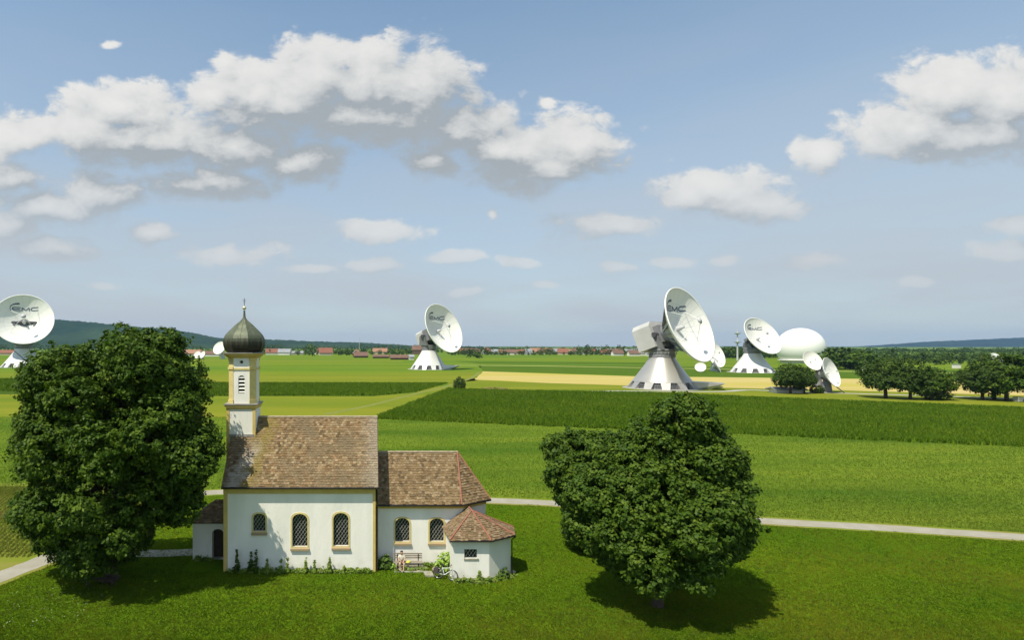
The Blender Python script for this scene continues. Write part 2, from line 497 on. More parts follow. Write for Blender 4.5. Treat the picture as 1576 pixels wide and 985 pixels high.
mat('dish_grey', (0.50,0.51,0.52), (0.44,0.45,0.47), 0.3, 0.5, spec=.4)
mat('steel_grey', (0.20,0.20,0.215), (0.16,0.16,0.175), 0.4, 0.6, spec=.4)
mat('dark_steel', (0.06,0.06,0.068), None, rough=0.6)
mat('pedestal_metal', (0.52,0.50,0.47), (0.40,0.385,0.36), 0.16, 0.34, metal=0.55, spec=.5, stretch=(1,1,.12), lo=.3, hi=.7)
mat('pedestal_white', (0.66,0.66,0.65), (0.58,0.585,0.60), 0.2, 0.5, metal=0.1, spec=.4, stretch=(1,1,.12))
mat('vent_grille', (0.13,0.13,0.14), (0.22,0.22,0.22), 1.3, 0.7)
mat('logo_blue', (0.07,0.085,0.14), None, rough=0.6)
mat('radome', (0.80,0.80,0.78), (0.78,0.78,0.76), 0.05, 0.55, spec=.3)
mat('house_white', (0.70,0.68,0.62), (0.62,0.6,0.55), 0.2, 0.9)
mat('house_cream', (0.50,0.44,0.32), None, rough=0.9)
mat('house_wood', (0.12,0.08,0.05), None, rough=0.9)
mat('roof_red', (0.25,0.10,0.065), (0.20,0.085,0.055), 0.3, 0.9)
mat('roof_brown', (0.17,0.10,0.07), (0.14,0.08,0.06), 0.3, 0.9)
mat('roof_grey', (0.28,0.29,0.31), (0.22,0.23,0.25), 0.3, 0.8)
mat('roof_orange', (0.30,0.16,0.105), None, rough=0.9)
mat('hill_left', (0.010,0.024,0.012), (0.018,0.038,0.016), 0.02, 0.95, 0, c3=(0.03,0.055,0.02), s3=0.0022, spec=.05)
mat('hill_right', (0.007,0.014,0.013), (0.012,0.022,0.016), 0.02, 0.95, 0, c3=(0.02,0.035,0.02), s3=0.0015, spec=.05)
mat('skin', (0.52,0.33,0.23), None, rough=0.6)
mat('shirt', (0.74,0.68,0.56), (0.66,0.6,0.5), 9, 0.9)
mat('shorts', (0.06,0.045,0.045), None, rough=0.9)
mat('hair', (0.025,0.018,0.014), None, rough=0.6)
mat('yellow_cloth', (0.50,0.46,0.10), None, rough=0.9)
mat('bike_white', (0.75,0.76,0.75), None, rough=0.3)
mat('rubber', (0.03,0.03,0.03), None, rough=0.8)
mat('chrome', (0.6,0.6,0.6), None, rough=0.3, metal=.9)
mat('red_paint', (0.35,0.05,0.03), None, rough=0.6)
M_ = MATS

# add the weathering that has a shape of its own: a moss patch and a pale run-off streak below the tower
def roof_stains(m):
    t = m.node_tree
    b = t.nodes['Principled BSDF']
    src = b.inputs['Base Color'].links[0].from_socket
    tcn = t.nodes.new('ShaderNodeTexCoord')
    sp = t.nodes.new('ShaderNodeSeparateXYZ'); t.links.new(tcn.outputs['Object'], sp.inputs[0])
    nz = t.nodes.new('ShaderNodeTexNoise'); nz.inputs['Scale'].default_value = 2.2; nz.inputs['Detail'].default_value = 6
    t.links.new(tcn.outputs['Object'], nz.inputs['Vector'])
    def m2(op, a, b_=None, c=None, clamp=False):
        n = t.nodes.new('ShaderNodeMath'); n.operation = op; n.use_clamp = clamp
        for i, v in enumerate((a, b_, c)):
            if v is None: continue
            if isinstance(v, (int, float)): n.inputs[i].default_value = v
            else: t.links.new(v, n.inputs[i])
        return n.outputs[0]
    jit = m2('MULTIPLY_ADD', nz.outputs[0], 2.4, -1.2)
    def band(x0, slope, w):          # stripe following x = x0 + slope * y (object coordinates, metres)
        c = m2('ADD', m2('SUBTRACT', sp.outputs[0], m2('MULTIPLY_ADD', sp.outputs[1], slope, x0)), jit)
        return m2('SUBTRACT', 1.15, m2('DIVIDE', m2('ABSOLUTE', c), w), clamp=True)
    hi_ = lambda a, b_: m2('MULTIPLY', m2('SUBTRACT', sp.outputs[1], a), 1/(b_-a), clamp=True)
    def mx(f, a, c):
        n = t.nodes.new('ShaderNodeMix'); n.data_type = 'RGBA'
        t.links.new(f, n.inputs[0]); t.links.new(a, n.inputs[6]); n.inputs[7].default_value = (*c, 1)
        return n.outputs[2]
    # object origin is the chapel's root (front left corner of the nave); y runs up the slope
    moss = m2('MULTIPLY', band(1.7, 0.30, 0.8), 0.78)
    pale = m2('MULTIPLY', m2('MULTIPLY', band(0.7, 0.55, 0.75), m2('SUBTRACT', 1.0, hi_(1.0, 2.4), clamp=True)), 0.8)
    edge = m2('MULTIPLY', m2('MULTIPLY', m2('SUBTRACT', m2('ADD', sp.outputs[0], m2('MULTIPLY', jit, .5)), 9.4), 0.7, clamp=True), 0.55)
    o1 = mx(moss, src, (0.20,0.155,0.045))
    o2 = mx(pale, o1, (0.40,0.36,0.31))
    o3 = mx(edge, o2, (0.33,0.29,0.23))
    t.links.new(o3, b.inputs['Base Color'])
roof_stains(M_['roof_tile'])

# copper onion dome: grey-green patina above, dark bare copper below, uneven border that runs down in streaks
m = mat('dome_copper', (0.2,0.2,0.2), None, rough=0.55, metal=0.25, spec=.4)
t = m.node_tree; b = t.nodes['Principled BSDF']
tcn = t.nodes.new('ShaderNodeTexCoord'); mp = t.nodes.new('ShaderNodeMapping'); mp.inputs['Scale'].default_value = (3.5,3.5,.5)
t.links.new(tcn.outputs['Object'], mp.inputs[0])
nz = t.nodes.new('ShaderNodeTexNoise'); nz.inputs['Scale'].default_value = 1.6; nz.inputs['Detail'].default_value = 6
t.links.new(mp.outputs[0], nz.inputs['Vector'])
sp = t.nodes.new('ShaderNodeSeparateXYZ'); t.links.new(tcn.outputs['Object'], sp.inputs[0])
ad = t.nodes.new('ShaderNodeMath'); ad.operation = 'MULTIPLY_ADD'; ad.inputs[1].default_value = -1.6
t.links.new(nz.outputs[0], ad.inputs[0]); t.links.new(sp.outputs[2], ad.inputs[2])
mr = t.nodes.new('ShaderNodeMapRange'); mr.inputs['From Min'].default_value = 15.05; mr.inputs['From Max'].default_value = 15.75
t.links.new(ad.outputs[0], mr.inputs['Value'])
cr = t.nodes.new('ShaderNodeMix'); cr.data_type = 'RGBA'
t.links.new(mr.outputs[0], cr.inputs[0]); cr.inputs[6].default_value = (0.028,0.025,0.018,1)
c2 = t.nodes.new('ShaderNodeMix'); c2.data_type = 'RGBA'
t.links.new(nz.outputs[0], c2.inputs[0]); c2.inputs[6].default_value = (0.040,0.052,0.034,1); c2.inputs[7].default_value = (0.17,0.19,0.12,1)
t.links.new(c2.outputs[2], cr.inputs[7]); t.links.new(cr.outputs[2], b.inputs['Base Color'])

# ------------------------------------------------------------ setting: ground, fields, roads
def sheet(name, pts, z, m, loc0=None):
    rg = random.Random(len(name)*7+int(z*1000)); Q = []
    for i in range(len(pts)):
        p0, p1 = pts[i], pts[(i+1) % len(pts)]
        dst = 0.5*(p0.y+p1.y); ln = (p1-p0).length; n = max(1, min(60, int(ln/max(2.0, dst*.02))))
        nn = Vector((-(p1-p0).y, (p1-p0).x, 0)).normalized()
        for q in range(n):
            a = .0 if q == 0 else rg.uniform(-1, 1)*min(.5, .12+dst*.0012)
            Q.append(p0.lerp(p1, q/n)+nn*a)
    k = MB(); k.poly([(p[0], p[1], z) for p in Q])
    o = k.build(name, m); o['kind'] = 'structure'
    return o
def pxs(*a):
    return [gp(x, y) for x, y in a]
g = MB()
g.face([(-8800,-200,0),(8800,-200,0),(8800,9400,0),(-8800,9400,0)])
o = g.build('ground', M_['far_green']); o['kind'] = 'structure'
sheet('meadow', pxs((-2600,984+300),(2900,984+300),(2900,905),(1576,828),(1165,803),(860,776),(755,770),(600,764),(345,757),(290,764),(220,794),(130,838),(0,893),(-400,1060)), .004, M_['lawn'])
sheet('grass_field', pxs((-200,757),(345,757),(600,764),(755,770),(860,776),(1165,803),(1576,828),(2900,905),(2900,745),(1576,688),(1150,669),(583,645),(300,643),(-200,640)), .008, M_['field_green'])
sheet('stubble_field', pxs((-500,740),(120,745),(260,760),(220,794),(130,838),(0,893),(-500,1120)), .012, M_['stubble'])
sheet('olive_field', pxs((-500,601),(300,609),(665,592),(690,598),(580,640),(583,645),(300,643),(-500,640)), .012, M_['olive_green'])
sheet('dark_crop_strip', pxs((-500,581.5),(280,589),(690,589.5),(640,604),(575,610),(280,610),(-500,602)), .016, M_['crop_soil'])
sheet('crop_field', pxs((583,641),(690,598.5),(780,601.5),(1000,605),(1180,613),(1576,629),(2400,662),(2400,723),(1576,688),(1150,669),(583,645)), .016, M_['crop_soil'])
sheet('green_strip_left', pxs((-500,552),(300,555.5),(600,556),(740,560),(740,575),(560,575.5),(280,575.5),(-500,570)), .008, M_['far_green'])
sheet('olive_strip_left', pxs((-500,570),(280,575.5),(600,575.7),(725,572),(735,586),(690,589.5),(280,589),(-500,581.5)), .012, M_['olive_green'])
sheet('olive_strip_right', pxs((690,589.5),(735,582),(978,590),(1400,600),(2400,625),(2400,662),(1576,629),(1180,613),(1000,605),(780,601.5),(690,598.5)), .012, M_['olive_green'])
sheet('wheat_field', pxs((744,572),(978,579.5),(1250,582.5),(1576,586),(2400,595),(2400,628),(1576,609),(1300,601),(1115,597),(972,593.5),(850,590),(731,584.5)), .020, M_['wheat'])
sheet('dark_green_strip', pxs((735,562),(1000,563),(1300,568),(2000,573),(2000,582),(1576,585.5),(1250,581.8),(978,578.5),(744,571)), .008, M_['far_dark_green'])
sheet('mid_green_strip', pxs((700,556),(1000,558),(1000,561.5),(740,560)), .008, M_['far_dark_green'])
sheet('pale_track', pxs((700,562),(740,562.2),(830,562.8),(1000,566),(1350,572),(1600,576),(1600,577),(1350,573.2),(1000,566.8),(830,563.8),(740,563),(700,563)), .024, M_['pale_verge'])
sheet('pale_strip_left', pxs((-300,553),(300,555),(620,555.5),(620,557.2),(300,557),(-300,555)), .024, M_['olive_green'])
sheet('bare_patch', pxs((738,597.5),(760,596.2),(782,598),(785,601),(750,601.5)), .024, M_['bare_earth'])
sheet('earth_stripe', pxs((-200,793),(-10,789),(34,783),(36,788),(5,798),(-200,812)), .020, M_['bare_earth'])

def strip(name, pts, w, z, m):
    P = [gp(x, y) for x, y in pts]
    # smooth resample
    Q = []
    for i in range(len(P)-1):
        p0, p1, p2, p3 = P[max(i-1,0)], P[i], P[i+1], P[min(i+2,len(P)-1)]
        for k in range(6):
            u = k/6
            Q.append(0.5*((2*p1)+(-p0+p2)*u+(2*p0-5*p1+4*p2-p3)*u*u+(-p0+3*p1-3*p2+p3)*u**3))
    Q.append(P[-1])
    k = MB(); rows = []
    rg = random.Random(3)
    for i, p in enumerate(Q):
        d = (Q[min(i+1,len(Q)-1)]-Q[max(i-1,0)]); d.z = 0; d.normalize()
        n = Vector((-d.y, d.x, 0)); ww = w/2*(1+rg.uniform(-.05,.05))
        rows.append([(p+n*ww+Vector((0,0,z))), (p-n*ww+Vector((0,0,z)))])
    k.grid(rows, 0, False)
    o = k.build(name, m); o['kind'] = 'structure'
    return Q
ROADPX = [(2300,876),(1800,844),(1576,828),(1370,814),(1165,802),(1000,788),(860,776),(755,771),(600,765),(440,760),(345,758),(288,765),(220,794),(130,836),(60,866),(0,889),(-120,940),(-300,1030)]
strip('road_verge', ROADPX, 2.9, .026, M_['stubble'])
ROAD = strip('road', ROADPX, 1.95, .030, M_['asphalt'])
strip('gravel_path', [(120,838),(180,850),(240,853),(310,851),(345,858)], 1.5, .034, M_['gravel'])
strip('site_track', [(900,603),(960,602),(1100,603),(1150,600.5),(1215,603),(1330,606.5),(1450,610),(1700,618)], 3.5, .030, M_['concrete_pad'])
mat('worn_grass', (0.17,0.185,0.03), (0.13,0.16,0.018), 0.3, 0.95)
strip('tractor_track', [(500,638),(570,624),(640,606),(690,594),(725,582),(738,573)], 2.0, .020, M_['worn_grass'])

# hills
def hill(name, prof, Y, depth, m, seed, amp):
    rg = np.random.RandomState(seed)
    xs = np.arange(prof[0][0], prof[-1][0]+1, 3.0)
    hy = np.interp(xs, [p[0] for p in prof], [p[1] for p in prof])
    n = len(xs)
    def sm(k):
        a = rg.rand(n + 2*k); return np.convolve(a, np.ones(k)/k, 'same')[k:k+n]-.5
    rows = []
    prof_z = np.array([0, .28, .55, .8, .95, 1.0, .9, .5, 0])
    prof_y = np.array([-.5, -.35, -.22, -.12, -.04, 0, .1, .3, .5])
    for pz, py in zip(prof_z, prof_y):
        wob = sm(9)*.5+sm(25)*1.1
        row = []
        for i in range(n):
            Yc = Y+py*depth*(1+.3*wob[i])
            zt = (HC-(hy[i]-HY)*Y/FPX)
            z = max(zt, 1.0)*pz*(1+.12*wob[i]*(pz < .97))+(rg.rand()-.5)*amp*(pz > 0)
            row.append(((xs[i]-CX)*Y/FPX*(Yc/Y)**0.3, Yc, z if pz > 0 else -1.5))
        rows.append(row)
    k = MB(); k.grid(rows, 0, True)
    o = k.build(name, m); o['kind'] = 'structure'
hill('wooded_hills', [(-700,487),(-300,484),(-100,486),(0,488),(85,491),(150,497),(210,503),(265,507),(300,513),(330,519.5),(370,521.5),(430,523),(480,525.5),(520,526.5),(570,528),(620,531),(700,533),(760,535)], 3600, 1400, M_['hill_left'], 4, 6)
hill('far_hills', [(600,534),(760,533.4),(900,534),(1130,533),(1180,534)], 8000, 1200, M_['hill_right'], 6, 5)
hill('blue_hills', [(1296,539),(1340,534.5),(1380,530),(1430,526),(1500,523),(1576,519.5),(1700,516),(1900,518),(2100,522)], 6800, 1600, M_['hill_right'], 5, 7)
# ------------------------------------------------------------ the chapel
NX0, NX1, NY0, NY1 = -10.12, 0.41, 41.3, 48.9
NYC = 45.1
chapel = thing('chapel', (NX0, NY0, 0), 'white baroque chapel with yellow trim, brown tiled roofs and onion domed tower', 'chapel')
WHITE, YEL, PYEL = M_['whitewash'], M_['yellow_paint'], M_['pale_yellow']

def arch(u0, u1, z0, z1, rise, n=10):
    """window outline, counter-clockwise, segmental or round head of the given rise"""
    pts = [(u0, z0), (u1, z0), (u1, z1-rise)]
    w = (u1-u0)/2; c = (u0+u1)/2
    if rise > 0:
        for i in range(1, n):
            a = math.pi*i/n
            pts.append((c+w*math.cos(a), z1-rise+rise*math.sin(a)**.9))
        pts.append((u0, z1-rise))
    else:
        pts.append((u0, z1))
    return pts
class Plane:
    """vertical wall plane: o + u*ux + z*up, outward normal n"""
    def __init__(s, o, ux, n):
        s.o = Vector(o); s.ux = Vector(ux).normalized(); s.n = Vector(n).normalized()
    def p(s, u, z, d=0.0):
        return s.o + s.ux*u + Vector((0,0,z)) + s.n*d
def wall_face(k, pl, outer, holes, reveal=.28, thick=.0):
    k.poly([pl.p(u, z) for u, z in outer], [[pl.p(u, z) for u, z in h] for h in holes])
    for h in holes:
        for i in range(len(h)):
            a, b_ = h[i], h[(i+1) % len(h)]
            k.face([pl.p(*a), pl.p(*b_), pl.p(*b_, -reveal), pl.p(*a, -reveal)])
def inside(poly, x, y):
    c = False
    for i in range(len(poly)):
        x1, y1 = poly[i]; x2, y2 = poly[i-1]
        if (y1 > y) != (y2 > y) and x < (x2-x1)*(y-y1)/(y2-y1)+x1:
            c = not c
    return c
def window(pl, h, surround, depth=.2, frame=True, sill=True, label=None):
    us = [p[0] for p in h]; zs = [p[1] for p in h]
    u0, u1, z0, z1 = min(us), max(us), min(zs), max(zs)
    c = ((u0+u1)/2, (z0+z1)/2)
    gl = MB(); gl.poly([pl.p(u, z, -depth) for u, z in h])
    w = gl.build('window', M_['dark_glass'], chapel)
    if frame:
        f = MB()
        def outp(p, e):
            x, z = p
            dx = (x-c[0])/((u1-u0)/2); dz = (z-c[1])/((z1-z0)/2)
            return (x+e*max(-1, min(1, dx*1.25)), z+e*max(-1, min(1, dz*1.15)))
        ho = [outp(p, surround) for p in h]
        n = len(h)
        for i in range(n):
            j = (i+1) % n
            f.face([pl.p(*h[i], .03), pl.p(*h[j], .03), pl.p(*ho[j], .03), pl.p(*ho[i], .03)])
            f.face([pl.p(*ho[i], .03), pl.p(*ho[j], .03), pl.p(*ho[j], 0), pl.p(*ho[i], 0)])
            f.face([pl.p(*h[i], .03), pl.p(*h[j], .03), pl.p(*h[j], -.03), pl.p(*h[i], -.03)])
        f.build('frame', PYEL, w, offset=root_loc(chapel))
    if sill:
        s_ = MB(); e = surround*1.1
        a = [pl.p(u0-e, z0-.26, 0), pl.p(u1+e, z0-.26, 0), pl.p(u1+e, z0-.26, .13), pl.p(u0-e, z0-.26, .13)]
        b_ = [pl.p(u0-e, z0+.01, -.12), pl.p(u1+e, z0+.01, -.12), pl.p(u1+e, z0-.13, .13), pl.p(u0-e, z0-.13, .13)]
        s_.hexa(a+b_)
        s_.build('sill', M_['sill_stone'], w, offset=root_loc(chapel))
    # diagonal lead lattice
    la = MB(); sp_ = .235; sl_ = 1.45
    W_, H_ = u1-u0, z1-z0
    for sg in (1, -1):
        bw = .022 if sg == 1 else .011
        k = -H_/sl_
        start = u0-H_/sl_ if sg == 1 else u0
        x = start
        while x < u1+H_/sl_:
            segs = []; on = None
            for q in range(41):
                z = z0+H_*q/40
                u = x+sg*(z-z0)/sl_
                ok = inside(h, u, z)
                if ok and on is None: on = (u, z)
                if (not ok or q == 40) and on is not None:
                    segs.append((on, (u, z))); on = None
            for a, b_ in segs:
                if abs(b_[1]-a[1]) < .03: continue
                d = -depth+(.035 if sg == 1 else .02)
                la.face([pl.p(a[0]-bw, a[1], d), pl.p(a[0]+bw, a[1], d), pl.p(b_[0]+bw, b_[1], d), pl.p(b_[0]-bw, b_[1], d)])
                la.face([pl.p(a[0]-bw, a[1], d), pl.p(b_[0]-bw, b_[1], d), pl.p(b_[0]-bw, b_[1], d-.015), pl.p(a[0]-bw, a[1], d-.015)])
            x += sp_
    lo = la.build('lattice', M_['lead_lattice'], w, offset=root_loc(chapel)); lo['kind'] = 'stuff'
    if label: w['label'] = label
    return w

# --- nave walls
wz = lambda y, s=22.03: HC-(y-HY)/s
ux_ = lambda x, x0=NX0, s=22.03: (x-CX)/s-x0
front = Plane((NX0, NY0, 0), (1,0,0), (0,-1,0))
WL = NX1-NX0
h1 = arch(ux_(389.5), ux_(408.7), wz(818), wz(791), .30)
h2 = arch(ux_(449.8), ux_(473.2), wz(842), wz(791.5), .46)
h3 = arch(ux_(513.0), ux_(536.3), wz(841), wz(790), .46)
EZ = 6.02
k = MB()
wall_face(k, front, [(0,0),(WL,0),(WL,EZ+.1),(0,EZ+.1)], [h1, h2, h3])
k.face([(NX1,NY0,0),(NX1,NY1,0),(NX1,NY1,EZ),(NX1,NYC,10.05),(NX1,NY0,EZ)])
k.face([(NX0,NY1,0),(NX0,NY0,0),(NX0,NY0,EZ),(NX0,NYC,10.05),(NX0,NY1,EZ)])
k.face([(NX1,NY1,0),(NX0,NY1,0),(NX0,NY1,EZ+.1),(NX1,NY1,EZ+.1)])
k.build('nave_wall', WHITE, chapel)
window(front, h1, .10, label='small arched window, higher and shorter than the other two')
window(front, h2, .11); window(front, h3, .11)
# yellow trim: cornice band, corner strips
k = MB()
k.box((NX0-.05,NY0-.07,wz(760)), (NX1+.05,NY0-.003,wz(752)+.14))
k.box((NX0-.05,NY0-.11,wz(753.5)), (NX1+.05,NY0-.072,EZ+.1))
k.build('cornice', YEL, chapel)
for xa, xb in ((NX0-.04, NX0+.24), (NX1-.14, NX1+.04)):
    k = MB(); k.box((xa,NY0-.05,0), (xb,NY0-.002,wz(760)-.003)); k.box((xa if xa < -5 else NX1+.002, NY0-.002, 0), (NX0-.002 if xa < -5 else xb, NY0+.26, EZ-.1))
    k.build('corner_strip', YEL, chapel)
# downpipe at the nave's right corner
k = MB(); k.tube([(NX1+.16,NY0-.02,.05),(NX1+.16,NY0-.02,5.6),(NX1+.1,NY0-.28,5.9)], .05, 8)
k.build('downpipe', M_['copper_pipe'], chapel)

def roof_quad(tiles, el, er, rr, rl, expo=.20, tw=.19, seed=1, lift=.03):
    """lay overlapping tiles on the slope eave-left, eave-right, ridge-right, ridge-left"""
    rg = random.Random(seed)
    el, er, rr, rl = map(Vector, (el, er, rr, rl))
    up = ((rl+rr)/2-(el+er)/2)
    n = (er-el).cross(rl-el if (rl-el).length > .01 else rr-el).normalized()
    # slope direction perpendicular to the eave
    ed = (er-el).normalized()
    sd = n.cross(ed).normalized()
    if sd.dot(up) < 0: sd = -sd
    Hs = up.dot(sd)
    rows = max(1, int(Hs/expo))
    for i in range(rows):
        t0 = i/rows; t1 = min(1.0, (i+1.12)/rows)
        a0 = el.lerp(rl, t0); b0 = er.lerp(rr, t0); a1 = el.lerp(rl, t1); b1 = er.lerp(rr, t1)
        la, lb = (a0-el).dot(ed), (b0-el).dot(ed)
        ua, ub = (a1-el).dot(ed), (b1-el).dot(ed)
        off = (i % 2)*.5*tw
        x = la-off
        base = el+sd*(Hs*t0); top = el+sd*(Hs*t1)
        while x < lb-.02:
            xa = max(x, la); xb = min(x+tw*.96, lb)
            if xb-xa > .03:
                cl = lambda v: min(max(v, ua), ub)
                j = rg.uniform(-.035, .03); dz = lift*rg.uniform(.5, 1.5); sk = rg.uniform(-.012, .012)
                p0 = base+ed*xa+sd*(j+sk)+n*dz; p1 = base+ed*xb+sd*(j-sk)+n*dz
                p2 = top+ed*cl(xb)+n*.006; p3 = top+ed*cl(xa)+n*.006
                q0 = p0-n*(dz+.01); q1 = p1-n*(dz+.01)
                rd = rg.random()
                i0 = len(tiles.v)
                tiles.v.extend([tuple(p0),tuple(p1),tuple(p2),tuple(p3),tuple(q0),tuple(q1)])
                for f in ((0,1,2,3),(4,5,1,0),(4,0,3),(5,2,1)):
                    tiles.f.append([i0+q for q in f]); tiles.r.append(rd+.0001); tiles.sm.append(False)
            x += tw
def slab(k, quad, th=.10):
    q = [Vector(p) for p in quad]
    n = (q[1]-q[0]).cross(q[-1]-q[0]).normalized()*th
    if len(q) == 4:
        k.hexa([p-n for p in q]+q)
    else:
        k.face(q); k.face([p-n for p in q][::-1])
        for i in range(len(q)):
            a, b_ = q[i], q[(i+1) % len(q)]
            k.face([a-n, b_-n, b_, a])

# --- nave roof
RX0, RX1 = -10.24, 0.62
EYf, EYb, REZ, RRZ = 40.93, 49.27, 5.98, 10.36
k = MB()
slab(k, [(RX0,EYf,REZ),(RX1,EYf,REZ),(RX1,NYC,RRZ),(RX0,NYC,RRZ)])
slab(k, [(RX1,EYb,REZ),(RX0,EYb,REZ),(RX0,NYC,RRZ),(RX1,NYC,RRZ)])
nr = k.build('nave_roof', M_['dark_wood'], chapel)
k = MB()
roof_quad(k, (RX0,EYf,REZ),(RX1,EYf,REZ),(RX1,NYC,RRZ),(RX0,NYC,RRZ), .205, .20, 3, .035)
roof_quad(k, (RX1,EYb,REZ),(RX0,EYb,REZ),(RX0,NYC,RRZ),(RX1,NYC,RRZ), .205, .20, 4, .035)
o = k.build('roof_tiles', M_['roof_tile'], nr, offset=root_loc(chapel)); o['kind'] = 'stuff'
def ridge(parent, a, b_, m, r=.11, step=.38, name='ridge_tiles'):
    a = Vector(a); b_ = Vector(b_); d = (b_-a); n = max(1, int(d.length/step)); k = MB()
    rg = random.Random(int(a.x*10))
    for i in range(n):
        p = a+d*(i/n); q = a+d*((i+1.06)/n)
        k.tube([p+Vector((0,0,rg.uniform(0,.012))), q+Vector((0,0,rg.uniform(.0,.02)))], [r*.92, r], 8)
    o = k.build(name, m, parent, offset=root_loc(chapel)); o['kind'] = 'stuff'
ridge(nr, (-8.4,NYC,RRZ-.01), (RX1,NYC,RRZ-.01), M_['ridge_tile'], .10)
k = MB(); k.tube([(RX0,EYf-.015,REZ-.06),(RX1,EYf-.015,REZ-.06)], .075, 8); k.build('gutter', M_['gutter'], chapel)
k = MB(); k.box((RX1-.03,EYf,REZ-.16), (RX1+.002,EYf+.02,REZ+.02))
for sgn, ye in ((1, EYf), (-1, EYb)):
    k.beam((RX1+.02,ye,REZ-.06), (RX1+.02,NYC,RRZ-.06), .04, .17)
k.build('verge_board', M_['tile_dark'], chapel)

# --- chancel
CY0 = 42.5; CYe = 42.13
CE, CR = 4.45, 7.66
ch = [(NX1,CY0),(6.78,CY0),(8.62,43.78),(8.62,46.42),(6.78,47.7),(NX1,47.7)]
eav = [(NX1+.21,CYe),(6.62,CYe),(8.95,43.62),(8.95,46.58),(6.62,48.07),(NX1+.21,48.07)]
cpl = Plane((NX1, CY0, 0), (1,0,0), (0,-1,0))
cu = lambda x: (x-CX)/21.41-NX1
cz = lambda y: HC-(y-HY)/21.41
g1 = arch(cu(608.3), cu(630.2), cz(834), cz(798), .42)
g2 = arch(cu(661.2), cu(683.2), cz(834), cz(798.5), .42)
k = MB()
wall_face(k, cpl, [(0,0),(6.78-NX1,0),(6.78-NX1,CE+.1),(0,CE+.1)], [g1, g2])
for i in range(1, 5):
    a, b_ = ch[i], ch[i+1]
    k.face([(*a,0),(*b_,0),(*b_,CE+.1),(*a,CE+.1)])
k.build('chancel_wall', WHITE, chapel)
window(cpl, g1, .11); window(cpl, g2, .11)
k = MB()
for i in range(0, 4):
    a, b_ = Vector((*ch[i],0)), Vector((*ch[i+1],0))
    d = (b_-a).normalized(); n = Vector((d.y,-d.x,0))
    a0, b0 = a+n*.003, b_+n*.003; a1, b1 = a+n*.06, b_+n*.06
    z0, z1 = CE-.37, CE+.06
    k.hexa([a1+Vector((0,0,z0)), b1+Vector((0,0,z0)), b0+Vector((0,0,z0)), a0+Vector((0,0,z0)), a1+Vector((0,0,z1)), b1+Vector((0,0,z1)), b0+Vector((0,0,z1)), a0+Vector((0,0,z1))])
k.build('cornice', YEL, chapel)
RE = 6.74
k = MB(); tl = MB()
segs = [((eav[0]),(eav[1]),(RE,NYC),(eav[0][0],NYC))]
Z = lambda p, z: (p[0], p[1], z)
slab(k, [Z(eav[0],CE),Z(eav[1],CE),(RE,NYC,CR),(eav[0][0],NYC,CR)])
slab(k, [Z(eav[4],CE),Z(eav[5],CE),(eav[5][0],NYC,CR),(RE,NYC,CR)])
for i in (1, 2, 3):
    slab(k, [Z(eav[i],CE),Z(eav[i+1],CE),(RE,NYC,CR)])
cr_ = k.build('chancel_roof', M_['dark_wood'], chapel)
roof_quad(tl, Z(eav[0],CE),Z(eav[1],CE),(RE,NYC,CR),(eav[0][0],NYC,CR), .20, .20, 11, .035)
roof_quad(tl, Z(eav[4],CE),Z(eav[5],CE),(eav[5][0],NYC,CR),(RE,NYC,CR), .20, .20, 12, .035)
for i in (1, 2, 3):
    roof_quad(tl, Z(eav[i],CE),Z(eav[i+1],CE),(RE,NYC,CR),(RE,NYC,CR), .20, .20, 13+i, .045)
o = tl.build('roof_tiles', M_['roof_tile_low'], cr_, offset=root_loc(chapel)); o['kind'] = 'stuff'
ridge(cr_, (eav[0][0],NYC,CR), (RE,NYC,CR), M_['ridge_tile'], .10)
for i in (1, 2):
    ridge(cr_, Z(eav[i],CE+.03), (RE,NYC,CR+.03), M_['hip_tile'], .058, .34, 'hip_tiles')
for i in (3, 4):
    ridge(cr_, Z(eav[i],CE+.03), (RE,NYC,CR+.03), M_['hip_tile'], .058, .34, 'hip_tiles')
k = MB()
gl = [(p[0]+(.01 if p[0] > 7 else 0), p[1]-(.012 if p[1] < 45 else -.012), CE-.06) for p in eav]
k.tube(gl, .075, 8); k.build('gutter', M_['gutter'], chapel)
k = MB(); k.tube([(NX1+.12,CY0-.07,.05),(NX1+.12,CY0-.07,CE-.1)], .05, 8); k.build('downpipe', M_['gutter'], chapel)

# --- sacristy
SE = 2.82
sw = [(5.5,42.5),(5.6,39.6),(8.05,39.6),(9.72,40.62),(9.98,42.1),(8.4,43.65)]
se = [(5.22,42.3),(5.38,39.30),(8.12,39.28),(9.98,40.42),(10.30,42.15),(8.55,44.0)]
apex = Vector((7.2,41.5,4.2)); rl_ = Vector((7.15,42.52,4.2))
spl = Plane((5.6,39.6,0), (1,0,0), (0,-1,0))
su_ = lambda x: (x-CX)/22.98-5.6
sz_ = lambda y: HC-(y-HY)/22.98
w1 = [(su_(714.6),sz_(860)),(su_(734.4),sz_(860)),(su_(734.4),sz_(846)),(su_(714.6),sz_(846))]
k = MB()
wall_face(k, spl, [(0,0),(2.45,0),(2.45,SE+.08),(0,SE+.08)], [w1])
for i in (0, 2, 3, 4):
    a, b_ = sw[i], sw[i+1]
    k.face([(*a,0),(*b_,0),(*b_,SE+.08),(*a,SE+.08)])
k.build('sacristy_wall', WHITE, chapel)
window(spl, w1, .05, frame=False, sill=False, label='small square barred window in the low annexe')
k = MB(); k.box((6.35,39.55,sz_(862.5)), (7.33,39.6,sz_(860)-.002)); k.build('sill', M_['stone'], chapel)
k = MB(); tl = MB()
Zs = lambda p: Vector((p[0],p[1],SE))
faces = [(Zs(se[0]),Zs(se[1]),apex,rl_),(Zs(se[1]),Zs(se[2]),apex,apex),(Zs(se[2]),Zs(se[3]),apex,apex),(Zs(se[3]),Zs(se[4]),apex,apex),(Zs(se[4]),Zs(se[5]),apex,apex)]
